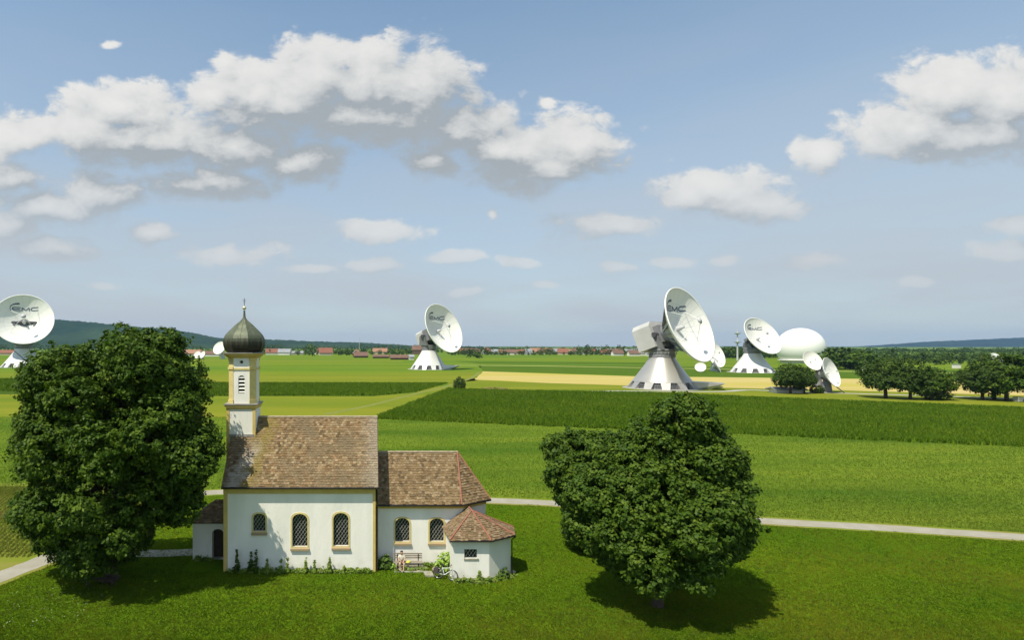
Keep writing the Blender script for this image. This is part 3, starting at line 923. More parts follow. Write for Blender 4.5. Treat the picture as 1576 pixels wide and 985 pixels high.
for i, (a, b_, c, d) in enumerate(faces):
    slab(k, [a,b_,c] if (c-d).length < .01 else [a,b_,c,d], .08)
    roof_quad(tl, a, b_, c, d, .17, .17, 30+i, .04)
sr = k.build('sacristy_roof', M_['dark_wood'], chapel)
o = tl.build('roof_tiles', M_['roof_tile_sacristy'], sr, offset=root_loc(chapel)); o['kind'] = 'stuff'
for i in (1, 2, 3, 4):
    ridge(sr, Zs(se[i])+Vector((0,0,.04)), apex+Vector((0,0,.03)), M_['hip_tile'], .052, .3, 'hip_tiles')
ridge(sr, rl_+Vector((0,0,.02)), apex+Vector((0,0,.03)), M_['hip_tile'], .052, .3, 'hip_tiles')
k = MB(); k.tube([(p[0],p[1]-(.012 if p[1] < 43 else 0),SE-.05) for p in se[1:]], .06, 8)
k.build('gutter', M_['gutter'], chapel)
k = MB(); k.tube([(9.80,40.56,.05),(9.80,40.56,SE-.35),(10.0,40.38,SE-.08)], .045, 8)
k.build('downpipe', M_['gutter'], chapel)
k = MB()
for a, b_ in ((sw[1],sw[2]),(sw[2],sw[3])):
    a = Vector((*a,0)); b_ = Vector((*b_,0)); d = (b_-a).normalized(); n = Vector((d.y,-d.x,0))
    k.hexa([a+n*.05, b_+n*.05, b_+n*.003, a+n*.003]+[q+Vector((0,0,.22)) for q in (a+n*.05, b_+n*.05, b_+n*.003, a+n*.003)])
k.build('plinth', M_['stone'], chapel)

# --- porch on the west gable
PX0, PX1, PY0, PY1 = -13.0, NX0, 43.6, 46.6
PE, PR = 2.78, 4.05
ppl = Plane((PX0,PY0,0), (1,0,0), (0,-1,0))
dr = arch(1.42, 2.28, 0.0, 2.25, .35)
dr = [(u, max(z, 0.02)) for u, z in dr]
k = MB()
wall_face(k, ppl, [(0,0),(PX1-PX0,0),(PX1-PX0,PE+.05),(0,PE+.05)], [dr], .9)
k.face([(PX0,PY1,0),(PX0,PY0,0),(PX0,PY0,PE+.05),(PX0,PY1,PE+.05)])
k.face([(PX1,PY1,0),(PX0,PY1,0),(PX0,PY1,PE+.05),(PX1,PY1,PE+.05)])
k.build('porch_wall', WHITE, chapel)
k = MB(); k.poly([ppl.p(u, z, -.5) for u, z in dr]); k.build('arch_shade', M_['dark_wood'], chapel)  # dark panel standing in for the shade inside the open arch
pe = [(PX0-.25,PY0-.28),(PX1,PY0-.28),(PX1,PY1+.28),(PX0-.25,PY1+.28)]
pyc = (PY0+PY1)/2
k = MB(); tl = MB(); hp = (PX0+1.35,pyc,PR)
for q in (((*pe[0],PE),(*pe[1],PE),(PX1,pyc,PR),hp), ((*pe[2],PE),(*pe[3],PE),hp,(PX1,pyc,PR))):
    slab(k, list(q), .08); roof_quad(tl, *q, .19, .19, 51, .04)
slab(k, [(*pe[3],PE),(*pe[0],PE),hp], .08); roof_quad(tl, (*pe[3],PE),(*pe[0],PE),hp,hp, .19, .19, 52, .04)
pr_ = k.build('porch_roof', M_['dark_wood'], chapel)
o = tl.build('roof_tiles', M_['roof_tile'], pr_, offset=root_loc(chapel)); o['kind'] = 'stuff'
k = MB(); k.box((-10.62,43.42,2.28), (-10.48,43.58,2.5)); k.beam((-10.55,43.6,2.48), (-10.55,43.45,2.52), .04); k.build('lantern', M_['iron'], chapel)

# --- tower
TX0, TX1 = -10.57, -8.45
TY0 = 43.9; TY1 = TY0+2.12
TC_ = Vector(((TX0+TX1)/2, (TY0+TY1)/2, 0))
tz = lambda y: HC-(y-HY)/20.73
def sqr(k, x0, x1, y0, y1, z0, z1, ch_=0.0, top=None):
    if ch_ <= 0:
        k.box((x0,y0,z0), (x1,y1,z1)); return
    def oct_(e=0):
        a0, a1, b0, b1 = x0-e, x1+e, y0-e, y1+e; c = ch_
        return [(a0+c,b0),(a1-c,b0),(a1,b0+c),(a1,b1-c),(a1-c,b1),(a0+c,b1),(a0,b1-c),(a0,b0+c)]
    lo_ = oct_(); hi_ = oct_(top or 0)
    n = 8
    for i in range(n):
        j = (i+1) % n
        k.face([(*lo_[i],z0),(*lo_[j],z0),(*hi_[j],z1),(*hi_[i],z1)])
    k.face([(*p,z1) for p in hi_]); k.face([(*p,z0) for p in lo_][::-1])
tower = MB()
sqr(tower, TX0, TX1, TY0, TY1, 0, tz(630))
tw = tower.build('tower', WHITE, chapel)
def tp(name, k, m, kind=None):
    return k.build(name, m, tw, offset=root_loc(chapel), kind=kind)
# yellow corner strips of the lower stage
for xa, xb in ((TX0-.02, TX0+.2), (TX1-.2, TX1+.02)):
    k = MB(); k.box((xa,TY0-.03,tz(690) if xa > -9 else 2.0), (xb,TY0-.002,tz(630)-.002)); tp('corner_strip', k, YEL)
k = MB(); k.box((TX0+.22,TY0-.10,tz(673)), (TX1-.1,TY0-.002,tz(668.5))); tp('ledge', k, M_['lead_flash'])
# main cornice between the stages
k = MB(); e = .14
sqr(k, TX0-.04, TX1+.04, TY0-.04, TY1+.04, tz(630), tz(627))
sqr(k, TX0-.13, TX1+.13, TY0-.13, TY1+.13, tz(627)+.002, tz(623.5)); tp('cornice', k, YEL)
k = MB(); sqr(k, TX0-.19, TX1+.19, TY0-.19, TY1+.19, tz(623.5)+.002, tz(621.6)); tp('cornice_flashing', k, M_['lead_flash'])
# belfry: bevelled corners painted yellow, white faces with a louvred opening
BZ0, BZ1 = tz(621.6)+.002, tz(551)
CHF = .42
bx0, bx1, by0, by1 = TX0+.08, TX1-.02, TY0+.03, TY1-.07
tcx = (bx0+bx1)/2
bpl = Plane((tcx,by0,0), (1,0,0), (0,-1,0))
lh = arch(-.24, .24, tz(606), tz(578), .23)
k = MB()
hw = (bx1-bx0)/2-CHF
rc = [(.13*math.cos(2*math.pi*i/14), tz(557.4)+.13*math.sin(2*math.pi*i/14)) for i in range(14)]
wall_face(k, bpl, [(-hw,BZ0),(hw,BZ0),(hw,BZ1),(-hw,BZ1)], [lh, rc], .2)
k.face([(bx1,by0+CHF,BZ0),(bx1,by1-CHF,BZ0),(bx1,by1-CHF,BZ1),(bx1,by0+CHF,BZ1)])
k.face([(bx0,by1-CHF,BZ0),(bx0,by0+CHF,BZ0),(bx0,by0+CHF,BZ1),(bx0,by1-CHF,BZ1)])
k.face([(bx1-CHF,by1,BZ0),(bx0+CHF,by1,BZ0),(bx0+CHF,by1,BZ1),(bx1-CHF,by1,BZ1)])
tp('belfry_wall', k, WHITE)
k = MB(); k.poly([bpl.p(u, z, -.19) for u, z in lh]); tp('belfry_opening', k, M_['dark_glass'])
k = MB(); k.poly([bpl.p(u, z, -.19) for u, z in rc]); tp('round_opening', k, M_['dark_glass'])
for i in range(5):
    z = tz(606)+.06+i*.27
    k = MB(); a = [bpl.p(-.24,z,-.02), bpl.p(.24,z,-.02), bpl.p(.24,z+.10,-.16), bpl.p(-.24,z+.10,-.16)]
    k.hexa(a+[q+Vector((0,0,.035)) for q in a]); tp('louvre', k, WHITE)
for (ax, ay, bx_, by_) in ((bx0,by0+CHF,bx0+CHF,by0),(bx1-CHF,by0,bx1,by0+CHF),(bx1,by1-CHF,bx1-CHF,by1),(bx0+CHF,by1,bx0,by1-CHF)):
    a = Vector((ax,ay,0)); b_ = Vector((bx_,by_,0)); d = (b_-a).normalized(); n = Vector((d.y,-d.x,0))
    k = MB()
    def bar(z0, z1, o_, e_=0):
        q = [a+n*o_-d*e_, b_+n*o_+d*e_, b_-n*.1, a-n*.1]
        k.hexa([p+Vector((0,0,z0)) for p in q]+[p+Vector((0,0,z1)) for p in q])
    bar(BZ0, BZ1, .03); bar(BZ0+.002, BZ0+.28, .08, .04); bar(tz(569), tz(565), .09, .05); bar(BZ1-.22, BZ1-.002, .07, .03)
    tp('pilaster', k, PYEL)
k = MB(); k.box((tcx-hw-.05,by0-.05,tz(569.5)), (tcx+hw+.05,by0-.002,tz(566.5))); k.box((bx1+.002,by0+CHF-.05,tz(569.5)), (bx1+.05,by1-CHF+.05,tz(566.5))); tp('string_course', k, PYEL)
k = MB()
sqr(k, bx0-.06, bx1+.06, by0-.06, by1+.06, BZ1, BZ1+.14, .38, .16)
sqr(k, bx0-.24, bx1+.24, by0-.24, by1+.24, BZ1+.142, BZ1+.33, .44, .12)
tp('top_cornice', k, YEL)
k = MB(); sqr(k, bx0-.40, bx1+.40, by0-.40, by1+.40, BZ1+.332, BZ1+.40, .50); tp('cornice_flashing', k, M_['lead_flash'])
oc = Vector((tcx, (by0+by1)/2, 0)); so = 910/oc.y
oz = lambda y: HC-(y-HY)/so
prof = [(545.5,23),(543.5,22.5),(541,25),(538.5,27),(536,28.2),(531,29.4),(526,29.7),(521,28.8),(516,26.5),(510.8,22.2),(505.7,17.2),(500.6,12.6),(497.5,9.2),(495.3,6.6),(493,4.4),(490.5,2.7),(487,1.8),(480,1.3),(478,1.6)]
k = MB(); k.lathe([(r/so, oz(y)) for y, r in prof], 8, smooth=False, c=(oc.x,oc.y,0), a0=math.pi/8, apo=True, cap=True)
dome = tp('onion_dome', k, M_['dome_copper'])
for p_ in dome.data.polygons: p_.use_smooth = False
k = MB()
for i in range(8):
    for fr in (0, .5):
        an = math.pi/8+2*math.pi*(i+fr)/8
        kk = (1/math.cos(math.pi/8) if fr == 0 else 1)
        k.tube([(oc.x+r/so*kk*math.cos(an), oc.y+r/so*kk*math.sin(an), oz(y)) for y, r in prof[1:16]], .018, 5, cap=False)
tp('dome_seams', k, M_['dome_copper'], 'stuff')
k = MB(); k.ball((oc.x,oc.y,oz(474)), .15, 14); tp('finial_ball', k, M_['gold'])
k = MB(); k.tube([(oc.x,oc.y,oz(472)),(oc.x,oc.y,oz(459))], .022, 6); k.beam((oc.x-.14,oc.y,oz(462.5)), (oc.x+.14,oc.y,oz(462.5)), .03); k.beam((oc.x-.08,oc.y,oz(465.5)), (oc.x+.08,oc.y,oz(465.5)), .025)
tp('cross', k, M_['iron'])
# ------------------------------------------------------------ dish antennas
def stroke(pts, w):
    """flat polyline of width w in logo space, short quads"""
    out = []
    for a, b_ in zip(pts[:-1], pts[1:]):
        a = Vector(a); b_ = Vector(b_); d = b_-a; L_ = d.length
        n = max(1, int(L_/.12)); d.normalize(); s_ = Vector((-d.y, d.x))*w/2
        for i in range(n):
            p = a+d*(L_*i/n)-d*(.012); q = a+d*(L_*(i+1)/n)+d*(.012)
            out.append([p-s_, q-s_, q+s_, p+s_])
    return out
def logo_quads():
    E_ = stroke([(.95,.36),(.25,.36),(.10,.28),(.06,.18),(.10,.08),(.25,0),(.95,0)], .10)+stroke([(.10,.18),(.88,.18)], .085)
    M1 = stroke([(1.10,-.04),(1.12,.36),(1.50,.05),(1.88,.36),(1.92,-.04)], .10)
    C_ = stroke([(2.90,.36),(2.28,.36),(2.12,.28),(2.08,.18),(2.12,.08),(2.28,0),(2.90,0)], .10)
    sw = stroke([(-.05,-.10),(-.17,.08),(-.19,.27),(-.09,.46),(.06,.58)], .07)
    for x, y, r in ((-.12,.42,.07),(.02,.56,.10),(.22,.68,.13),(.46,.76,.15),(.70,.80,.16)):
        sw += [[Vector((x+r*1.2*math.cos(a+.4), y+r*.75*math.sin(a+.4))) for a in (0, math.pi/2, math.pi, 1.5*math.pi)]]
        sw += [[Vector((x+r*1.15*math.cos(a+1.1), y+r*.7*math.sin(a+1.1))) for a in (0, math.pi/2, math.pi, 1.5*math.pi)]]
    return [('letter', E_), ('letter', M1), ('letter', C_), ('swoosh', sw)]
LOGO = logo_quads()

def reflector(root, C, az, el, Rd, fl=.38, logo=True, rings=14, seg=56, subs=True, back=True, cabin=False, offset_feed=False, mw=None, simple=False):
    """parabolic bowl centred on C (rim centre), pointing az/el"""
    mw = mw or M_['dish_white']
    e, a = R(el), R(az)
    n = Vector((math.cos(e)*math.sin(a), -math.cos(e)*math.cos(a), math.sin(e)))
    r = Vector((0,0,1)).cross(n); r.normalize(); r = r if True else r
    u = n.cross(r).normalized()
    F = fl*2*Rd; depth = Rd*Rd/(4*F)
    V0 = C-n*depth
    Mx = Matrix(((r.x,u.x,n.x,V0.x),(r.y,u.y,n.y,V0.y),(r.z,u.z,n.z,V0.z),(0,0,0,1)))
    zf = lambda d: d*d/(4*F)
    th = Rd*.022
    k = MB()
    prof = [(max(.02, Rd*i/rings), zf(Rd*i/rings)) for i in range(rings+1)]
    k.lathe(prof, seg, Mx); k.lathe([(.02,-th)]+[(d, z-th) for d, z in prof[1:]][:], seg, Mx)
    rf = k.build('reflector', mw, root)
    k = MB(); k.lathe([(Rd, depth-th),(Rd*1.006,depth-th*1.6),(Rd*1.018,depth-th*.6),(Rd*1.018,depth+th*.5),(Rd*.996,depth+th*.5),(Rd*.99,depth-th*.1)], seg, Mx)
    k.build('rim', mw, root)
    if Rd > 9:
        k = MB(); w = .035
        for i in range(24):
            an = 2*math.pi*i/24+.07; c_, s_ = math.cos(an), math.sin(an)
            ra = [Rd*(.12+.86*q/8) for q in range(9)]
            k.grid([[Mx @ Vector((q*c_-w*s_, q*s_+w*c_, zf(q)+.015+Rd*.001)), Mx @ Vector((q*c_+w*s_, q*s_-w*c_, zf(q)+.015+Rd*.001))] for q in ra], 0, False)
        for q in (.34*Rd, .66*Rd):
            k.grid([[Mx @ Vector(((q+o_)*math.cos(2*math.pi*i/48), (q+o_)*math.sin(2*math.pi*i/48), zf(q+o_)+.02+Rd*.001)) for o_ in (-w, w)] for i in range(49)], 0, False)
        k.build('panel_seams', M_['dish_grey'], root, kind='stuff')
    if logo:
        s = Rd*.90/3.0; zo = .05+Rd*.004
        for li, (ln, qs) in enumerate(LOGO):
            k = MB()
            for qi, q in enumerate(qs):
                pts = []
                for p in q:
                    x = (p.x-1.38)*s; y = (p.y-.1)*s+Rd*.50
                    pts.append(Mx @ Vector((x, y, zf(math.hypot(x, y))+zo+(qi % 5)*.004)))
                k.face(pts)
            k.build(ln, M_['logo_blue'], root)
    if subs:
        hz = F*.86; w = Rd*.008
        for i in range(4):
            an = R(45+90*i); p0 = Vector((.62*Rd*math.cos(an), .62*Rd*math.sin(an), zf(.62*Rd)))
            p1 = Vector((.075*Rd*math.cos(an), .075*Rd*math.sin(an), hz))
            k = MB(); k.tube([Mx @ p0, Mx @ p1], [w, w*.8], 6); k.build('support_strut', mw, root)
        k = MB(); k.lathe([(.01, hz-.02*Rd),(.05*Rd, hz+.0*Rd),(.085*Rd, hz+.025*Rd),(.085*Rd, hz+.04*Rd),(.01, hz+.06*Rd)], 20, Mx)
        k.build('subreflector', M_['dish_grey'], root)
        k = MB(); k.lathe([(.07*Rd, 0.0),(.06*Rd, .10*Rd),(.035*Rd, .16*Rd),(.03*Rd,.20*Rd),(.01,.20*Rd)], 18, Mx)
        k.build('feed_horn', M_['dish_grey'], root)
    if back:
        k = MB(); k.lathe([(.60*Rd, zf(.60*Rd)-th*1.2),(.45*Rd, -.06*Rd),(.27*Rd, -.20*Rd),(.22*Rd,-.34*Rd),(.01,-.34*Rd)], 24, Mx)
        k.build('hub', M_['dish_grey'], root)
        k = MB()
        for i in range(24):
            an = 2*math.pi*i/24; c_, s_ = math.cos(an), math.sin(an)
            pA = Mx @ Vector((.95*Rd*c_, .95*Rd*s_, zf(.95*Rd)-th*1.1)); pB = Mx @ Vector((.24*Rd*c_, .24*Rd*s_, -.26*Rd)); pC = Mx @ Vector((.5*Rd*c_, .5*Rd*s_, zf(.5*Rd)-th*1.1))
            k.face([pA, pB, pC])
        k.build('back_ribs', M_['steel_grey'], root, kind='stuff')
    return Mx, n, r, u, V0, depth

def pedestal(root, base, rb, rt, h, nf, m, seed=0):
    """metal-clad cone standing on fins with vent openings between them"""
    x, y, z0 = base
    zf1 = h*.22; prof = lambda z: rt+(rb-rt)*(1-z/h)**1.12
    a0 = R(seed)
    k = MB()
    zs = [zf1+(h-zf1)*i/8 for i in range(9)]
    k.lathe([(prof(z), z) for z in zs], nf*4, c=base, a0=a0)
    # fins: solid strips of the cone down to the ground
    for i in range(nf):
        c = a0+2*math.pi*i/nf
        for s0, s1 in ((-.20,.20),):
            w0, w1 = 2*math.pi/nf*s0, 2*math.pi/nf*s1
            wt0, wt1 = 2*math.pi/nf*(s0-.10), 2*math.pi/nf*(s1+.10)
            P = lambda ang, r_, z: Vector((x+r_*math.cos(ang), y+r_*math.sin(ang), z0+z))
            k.face([P(c+w0,prof(0),0), P(c+w1,prof(0),0), P(c+wt1,prof(zf1),zf1), P(c+wt0,prof(zf1),zf1)])
            for ww, wt in ((w0, wt0), (w1, wt1)):
                k.face([P(c+ww,prof(0),0), P(c+wt,prof(zf1),zf1), P(c+wt,prof(zf1)*.88,zf1), P(c+ww,prof(0)*.86,0)])
    k.build('cone_pedestal', m, root)
    for i in range(nf):
        c = a0+2*math.pi*(i+.5)/nf; hw_ = 2*math.pi/nf*.36
        P = lambda ang, r_, z: Vector((x+r_*math.cos(ang), y+r_*math.sin(ang), z0+z))
        k = MB(); ri = prof(zf1)*.97
        k.face([P(c-hw_,ri,0), P(c+hw_,ri,0), P(c+hw_,ri,zf1), P(c-hw_,ri,zf1)])
        for q in range(1, 5):
            aa = c-hw_+2*hw_*q/5; k.beam(P(aa,ri+.06,0), P(aa,ri+.06,zf1), .12)
        k.beam(P(c-hw_,ri+.1,zf1*.5), P(c+hw_,ri+.1,zf1*.5), .15)
        k.build('vent_grille', M_['vent_grille'], root)
    k = MB(); k.lathe([(rt*1.02,h-.05),(rt*1.04,h+.10*h),(rt*.98,h+.12*h),(rt*.98,h*1.20),(rt*1.12,h*1.21),(rt*1.12,h*1.27),(rt*.9,h*1.28),(.01,h*1.28)], 28, c=base)
    k.build('turntable', M_['steel_grey'], root)
    k = MB()
    for hh in (.5, 1.0):
        k.tube([Vector((x+rt*1.10*math.cos(2*math.pi*i/24), y+rt*1.10*math.sin(2*math.pi*i/24), z0+h*1.10+hh)) for i in range(25)], .06, 4, cap=False)
    for i in range(24):
        k.beam(Vector((x+rt*1.10*math.cos(2*math.pi*i/24), y+rt*1.10*math.sin(2*math.pi*i/24), z0+h*1.09)), Vector((x+rt*1.10*math.cos(2*math.pi*i/24), y+rt*1.10*math.sin(2*math.pi*i/24), z0+h*1.10+1.0)), .07)
    k.build('railing', M_['dish_grey'], root, kind='stuff')

def big_dish(bx_px, by_px, rim_px, az, el, Rfit, Yfit, rb, h, label, m, cabin='left', ramp=False, seed=0, rt=None, rot=0, cs=1.0):
    Yb = gp(bx_px, by_px).y + rb*.95
    X = (bx_px-CX)*Yb/FPX
    root = thing('dish_antenna', (X, Yb, 0), label, 'antenna', 'large dish antennas of the ground station')
    e, a = R(el), R(az)
    n = Vector((math.cos(e)*math.sin(a), -math.cos(e)*math.cos(a), math.sin(e)))
    # rim centre lies on the picture column of the photo, in front of the pedestal axis
    t = (rim_px[0]-CX)/FPX
    al = (t*Yb-X)/(n.x-t*n.y)
    al = max(.35*Rfit, min(al, 1.1*Rfit))
    C = Vector((X, Yb, 0))+n*al
    C.z = HC-(rim_px[1]-HY)*C.y/FPX
    Rd = Rfit*C.y/Yfit
    rt = rt or rb*.36
    pedestal(root, (X, Yb, 0), rb, rt, h, 12, m, seed)
    Mx, n, r, u, V0, depth = reflector(root, C, az, el, Rd, .34)
    # yoke: two arms from the turntable to the elevation axis
    P = Vector((X, Yb, C.z-n.z*al))
    for sg in (-1, 1):
        k = MB()
        hx_ = r*(sg*.30*Rd)
        base = Vector((X, Yb, h*1.26))
        fw = Vector((n.x, n.y, 0)).normalized()
        A_ = base+hx_*.8; q0 = [A_-fw*rt*.8, A_+fw*rt*.7]
        top = P+hx_-n*.02*Rd
        th_ = r*(sg*.08*Rd)
        pts = [q0[0], q0[1], top+fw*.10*Rd, top-fw*.14*Rd]
        k.hexa([pts[0], pts[1], pts[1]+th_, pts[0]+th_, pts[3], pts[2], pts[2]+th_, pts[3]+th_])
        k.build('yoke_arm', M_['steel_grey'], root)
    k = MB(); k.tube([P-r*.42*Rd, P+r*.42*Rd], .07*Rd, 14); k.build('elevation_axle', M_['dark_steel'], root)
    k = MB()
    b0 = P-n*(.10*Rd)
    Mb = Matrix(((r.x,u.x,n.x,P.x),(r.y,u.y,n.y,P.y),(r.z,u.z,n.z,P.z),(0,0,0,1)))
    k.box((-.27*Rd,-.22*Rd,-.16*Rd), (.27*Rd,.24*Rd,max(.1, (V0-P).dot(n)-.30*Rd)), M=Mb); k.build('hub_frame', M_['steel_grey'], root)
    # equipment cabin behind the bowl, tilted with it
    k = MB()
    x0, x1, y0, y1, z0, z1 = -.42*Rd, .42*Rd, -.30*Rd, .40*Rd, -.53*Rd, -.04*Rd
    x0 *= cs; x1 *= cs; y0 *= cs; y1 *= cs; z0 = -.04*Rd+(z0+.04*Rd)*cs
    ch_ = .12*Rd*cs
    sect = [(x0,y0),(x1,y0),(x1,y1-ch_),(x1-ch_,y1),(x0+ch_,y1),(x0,y1-ch_)]
    lo_ = [Mb @ Vector((*p, z0)) for p in sect]; hi_ = [Mb @ Vector((*p, z1)) for p in sect]
    k.face(lo_[::-1]); k.face(hi_)
    for i in range(6): k.face([lo_[i], lo_[(i+1)%6], hi_[(i+1)%6], hi_[i]])
    k.build('equipment_cabin', M_['cabin_grey'], root)
    if ramp:
        k = MB(); d = Vector((math.cos(R(ramp)), math.sin(R(ramp)), 0)); s_ = Vector((-d.y, d.x, 0))
        b_ = Vector((X, Yb, 0))
        w = rb*.28
        k.hexa([b_+d*rb*.8-s_*w, b_+d*rb*1.25-s_*w*.9, b_+d*rb*1.25+s_*w*.9, b_+d*rb*.8+s_*w,
                b_+d*rb*.8-s_*w+Vector((0,0,h*.24)), b_+d*rb*1.62-s_*w*1.2+Vector((0,0,h*.20)), b_+d*rb*1.62+s_*w*1.2+Vector((0,0,h*.20)), b_+d*rb*.8+s_*w+Vector((0,0,h*.24))])
        k.build('entrance_wing', m, root)
    k = MB(); k.lathe([(rb*1.12,.03),(rb*1.12,.12),(.01,.121)], 40, c=(X,Yb,0)); k.build('base_slab', M_['concrete_pad'], root)
    return root
big_dish(1019, 601, (1062.5,499), 35, 20, 14.1, 211, 12.2, 11.4, 'nearest and largest dish antenna with logo on a shiny metal cone', M_['pedestal_metal'], ramp=-25, seed=10)
big_dish(660, 569.5, (683.5,505), 43, 22, 17.06, 389, 12.6, 12.6, 'white dish antenna in the middle distance, left of the golden wheat field', M_['pedestal_white'], ramp=-25, seed=10, cs=.72)
big_dish(37.5, 566, (36.6,491), 27, 23, 19.2, 423, 15.5, 13.5, 'dish antenna at the left edge facing the camera, beside the large leafy tree', M_['pedestal_white'], seed=10, cs=.6)
big_dish(1158, 574.5, (1174,516.6), 17, 30, 11.94, 342, 11.8, 11.2, 'dish antenna on a cone base standing left of the white radome', M_['pedestal_white'], seed=20, cs=.25)

def small_dish(px, base_py, rim, az, el, Rfit, Yb, label, fl=.36, logo=False, tri=True, group='small dish antennas', dark=False):
    X = (px-CX)*Yb/FPX
    root = thing('dish_antenna', (X, Yb, 0), label, 'antenna', group)
    C = pp(rim[0], rim[1], Yb-.3*Rfit)
    Mx, n, r, u, V0, depth = reflector(root, C, az, el, Rfit, fl, logo, 10, 36)
    k = MB(); hub = V0-n*.3*Rfit
    b_ = Vector((X, Yb, 0))
    k.lathe([(.34*Rfit,0),(.26*Rfit,hub.z*.5),(.16*Rfit,hub.z*.8)], 16, c=(b_.x,b_.y,0)); k.beam(Vector((b_.x,b_.y,hub.z*.75)), hub, .3*Rfit)
    k.build('mount', M_['steel_grey'] if dark else M_['dish_grey'], root)
    if tri:
        for sg in (-1, 1):
            k = MB(); k.tube([Vector((b_.x+sg*.75*Rfit, b_.y-.6*Rfit, 0)), hub+Vector((0,0,.0))], .035*Rfit, 6); k.build('leg', M_['dark_steel'], root)
    return root
small_dish(1259, 603, (1251,555), 7, 25, 3.73*1.02, 224, 'small round white dish behind the tree, left one of the pair by the radome', dark=True)
small_dish(1272, 604, (1280,573), 32, 19, 5.02, 199, 'deep white dish on slanting legs, right of the tree by the radome', dark=True)
small_dish(343, 552.5, (337.3,535.4), -23, 27, 8.1, 700, 'white dish turned to the left, just beside the onion dome', tri=False)
small_dish(1101, 573, (1101,545), 28, 22, 8.6, 370, 'white dish partly hidden behind the nearest dish antenna', tri=False)
small_dish(1078, 573.5, (1078,565), -30, 26, 2.9, 350, 'tiny round dish low beneath the nearest dish antenna, left of two', tri=False)
small_dish(1106, 573, (1104,562.5), 60, 23, 3.8, 352, 'small white dish turned right beneath the nearest dish antenna', tri=False)
small_dish(304, 553, (303.5,546), -25, 25, 4.6, 700, 'small dish left of the onion dome, left one of two low dishes', tri=False)
small_dish(312, 553, (311.5,545.8), -40, 25, 4.4, 690, 'small dish left of the onion dome, right one of two low dishes', tri=False)
small_dish(1332, 573, (1331,567.5), -20, 20, 1.5, 320, 'tiny white dish just left of the tree group on the right', tri=False)
small_dish(1540, 562, (1535,551), 10, 35, 4.2, 420, 'pale dish rising behind the trees at the right edge', tri=False)

# radome
YR = 540.0
rc_ = pp(1231.5, 535.3, YR)
RR = 30.2*YR/FPX
rad = thing('radome', (rc_.x, rc_.y, 0), 'huge white spherical radome behind the dish antennas', 'radome')
k = MB()
zc = rc_.z
def rsq(r_, z_): return (r_, z_)
pr = []
zb = 3.0
for i in range(40):
    a = -math.pi/2+math.pi*i/39
    z = zc+RR*math.sin(a)
    if z >= zb: pr.append((max(.02, RR*1.06*math.cos(a)), z))
pr = [(pr[0][0]*.99, zb)]+pr
k.lathe(pr, 72, c=(rc_.x,rc_.y,0)); k.build('dome_skin', M_['radome'], rad)
k = MB(); k.lathe([(pr[0][0]*.97,0),(pr[0][0]*.97,2.2),(pr[0][0]*1.10,2.21),(pr[0][0]*1.10,3.0),(pr[0][0]*.9,3.01)], 48, c=(rc_.x,rc_.y,0)); k.build('base_ring', M_['house_white'], rad)

# lattice mast with two platforms
mx = pp(1135, 560, 620); mx.z = 0
mast = thing('radio_mast', mx, 'thin grey radio mast with two round platforms between the dishes', 'mast')
zt = HC-(507-HY)*620/FPX
k = MB(); k.tube([mx, mx+Vector((0,0,zt))], [1.0,.5], 8); k.build('pole', M_['dish_grey'], mast)
for yy in (513, 526.5):
    z = HC-(yy-HY)*620/FPX; k = MB(); k.lathe([(.6,z-1.5),(3.2,z),(3.4,z+.5),(.6,z+.6)], 14, c=(mx.x,mx.y,0), cap=True); k.build('platform', M_['dish_grey'], mast)
for px, yt, lab in ((732.5,531,'thin distant pole above the village, left of two'),(746,527,'thin distant pole with a crossbar above the village, right of two'),(553,519,'thin distant mast above the wooded ridge right of the chapel tower')):
    p = pp(px, 545, 1500); p.z = 0
    ma = thing('mast', p, lab, 'mast'); zt = HC-(yt-HY)*1500/FPX
    k = MB(); k.tube([p, p+Vector((0,0,zt))], [.7,.5], 6); k.build('pole', M_['dish_grey'], ma)
    k = MB(); k.beam(p+Vector((-2.5,0,zt-3)), p+Vector((2.5,0,zt-3)), .6); k.build('crossbar', M_['dish_grey'], ma)

# ------------------------------------------------------------ houses
def house(px, py, w, d, hw_, hr, roofm, wallm, rot=0, label=None, group=None, cat='house', name='house'):
    p = gp(px, py)
    r_ = thing(name, p, label, cat, group)
    M0 = Matrix.Translation(p) @ Matrix.Rotation(R(rot), 4, 'Z')
    x, y = w/2, d/2
    k = MB()
    P = lambda a, b_, c: M0 @ Vector((a, b_, c))
    k.face([P(-x,-y,0),P(x,-y,0),P(x,-y,hw_),P(-x,-y,hw_)]); k.face([P(x,y,0),P(-x,y,0),P(-x,y,hw_),P(x,y,hw_)])
    k.face([P(x,-y,0),P(x,y,0),P(x,y,hw_),P(x,0,hw_+hr*.97),P(x,-y,hw_)]); k.face([P(-x,y,0),P(-x,-y,0),P(-x,-y,hw_),P(-x,0,hw_+hr*.97),P(-x,y,hw_)])
    k.build('wall', wallm, r_)
    k = MB(); o_ = .8; sl = hr/y
    for sg in (-1, 1):
        q = [P(-x-o_, sg*(y+o_), hw_-sl*o_), P(x+o_, sg*(y+o_), hw_-sl*o_), P(x+o_, 0, hw_+hr), P(-x-o_, 0, hw_+hr)]
        k.hexa([a-Vector((0,0,.35)) for a in q]+q)
    k.build('roof', roofm, r_)
    if w > 9 and name == 'house' and hr > 2:
        k = MB(); k.box((-.5,-.5,hw_), (.5,.5,hw_+hr+1.2), M=M0 @ Matrix.Translation((w*.2,y*.2,0))); k.build('chimney', roofm, r_)
    return r_
RR_, RB, RG, RO = M_['roof_red'], M_['roof_brown'], M_['roof_grey'], M_['roof_orange']
WH, WC, WW = M_['house_white'], M_['house_cream'], M_['house_wood']
house(6, 546.5, 44, 16, 4, 4.5, RR_, WC, 4, 'long red roofed farm building behind the leftmost dish antenna', cat='barn', name='barn')
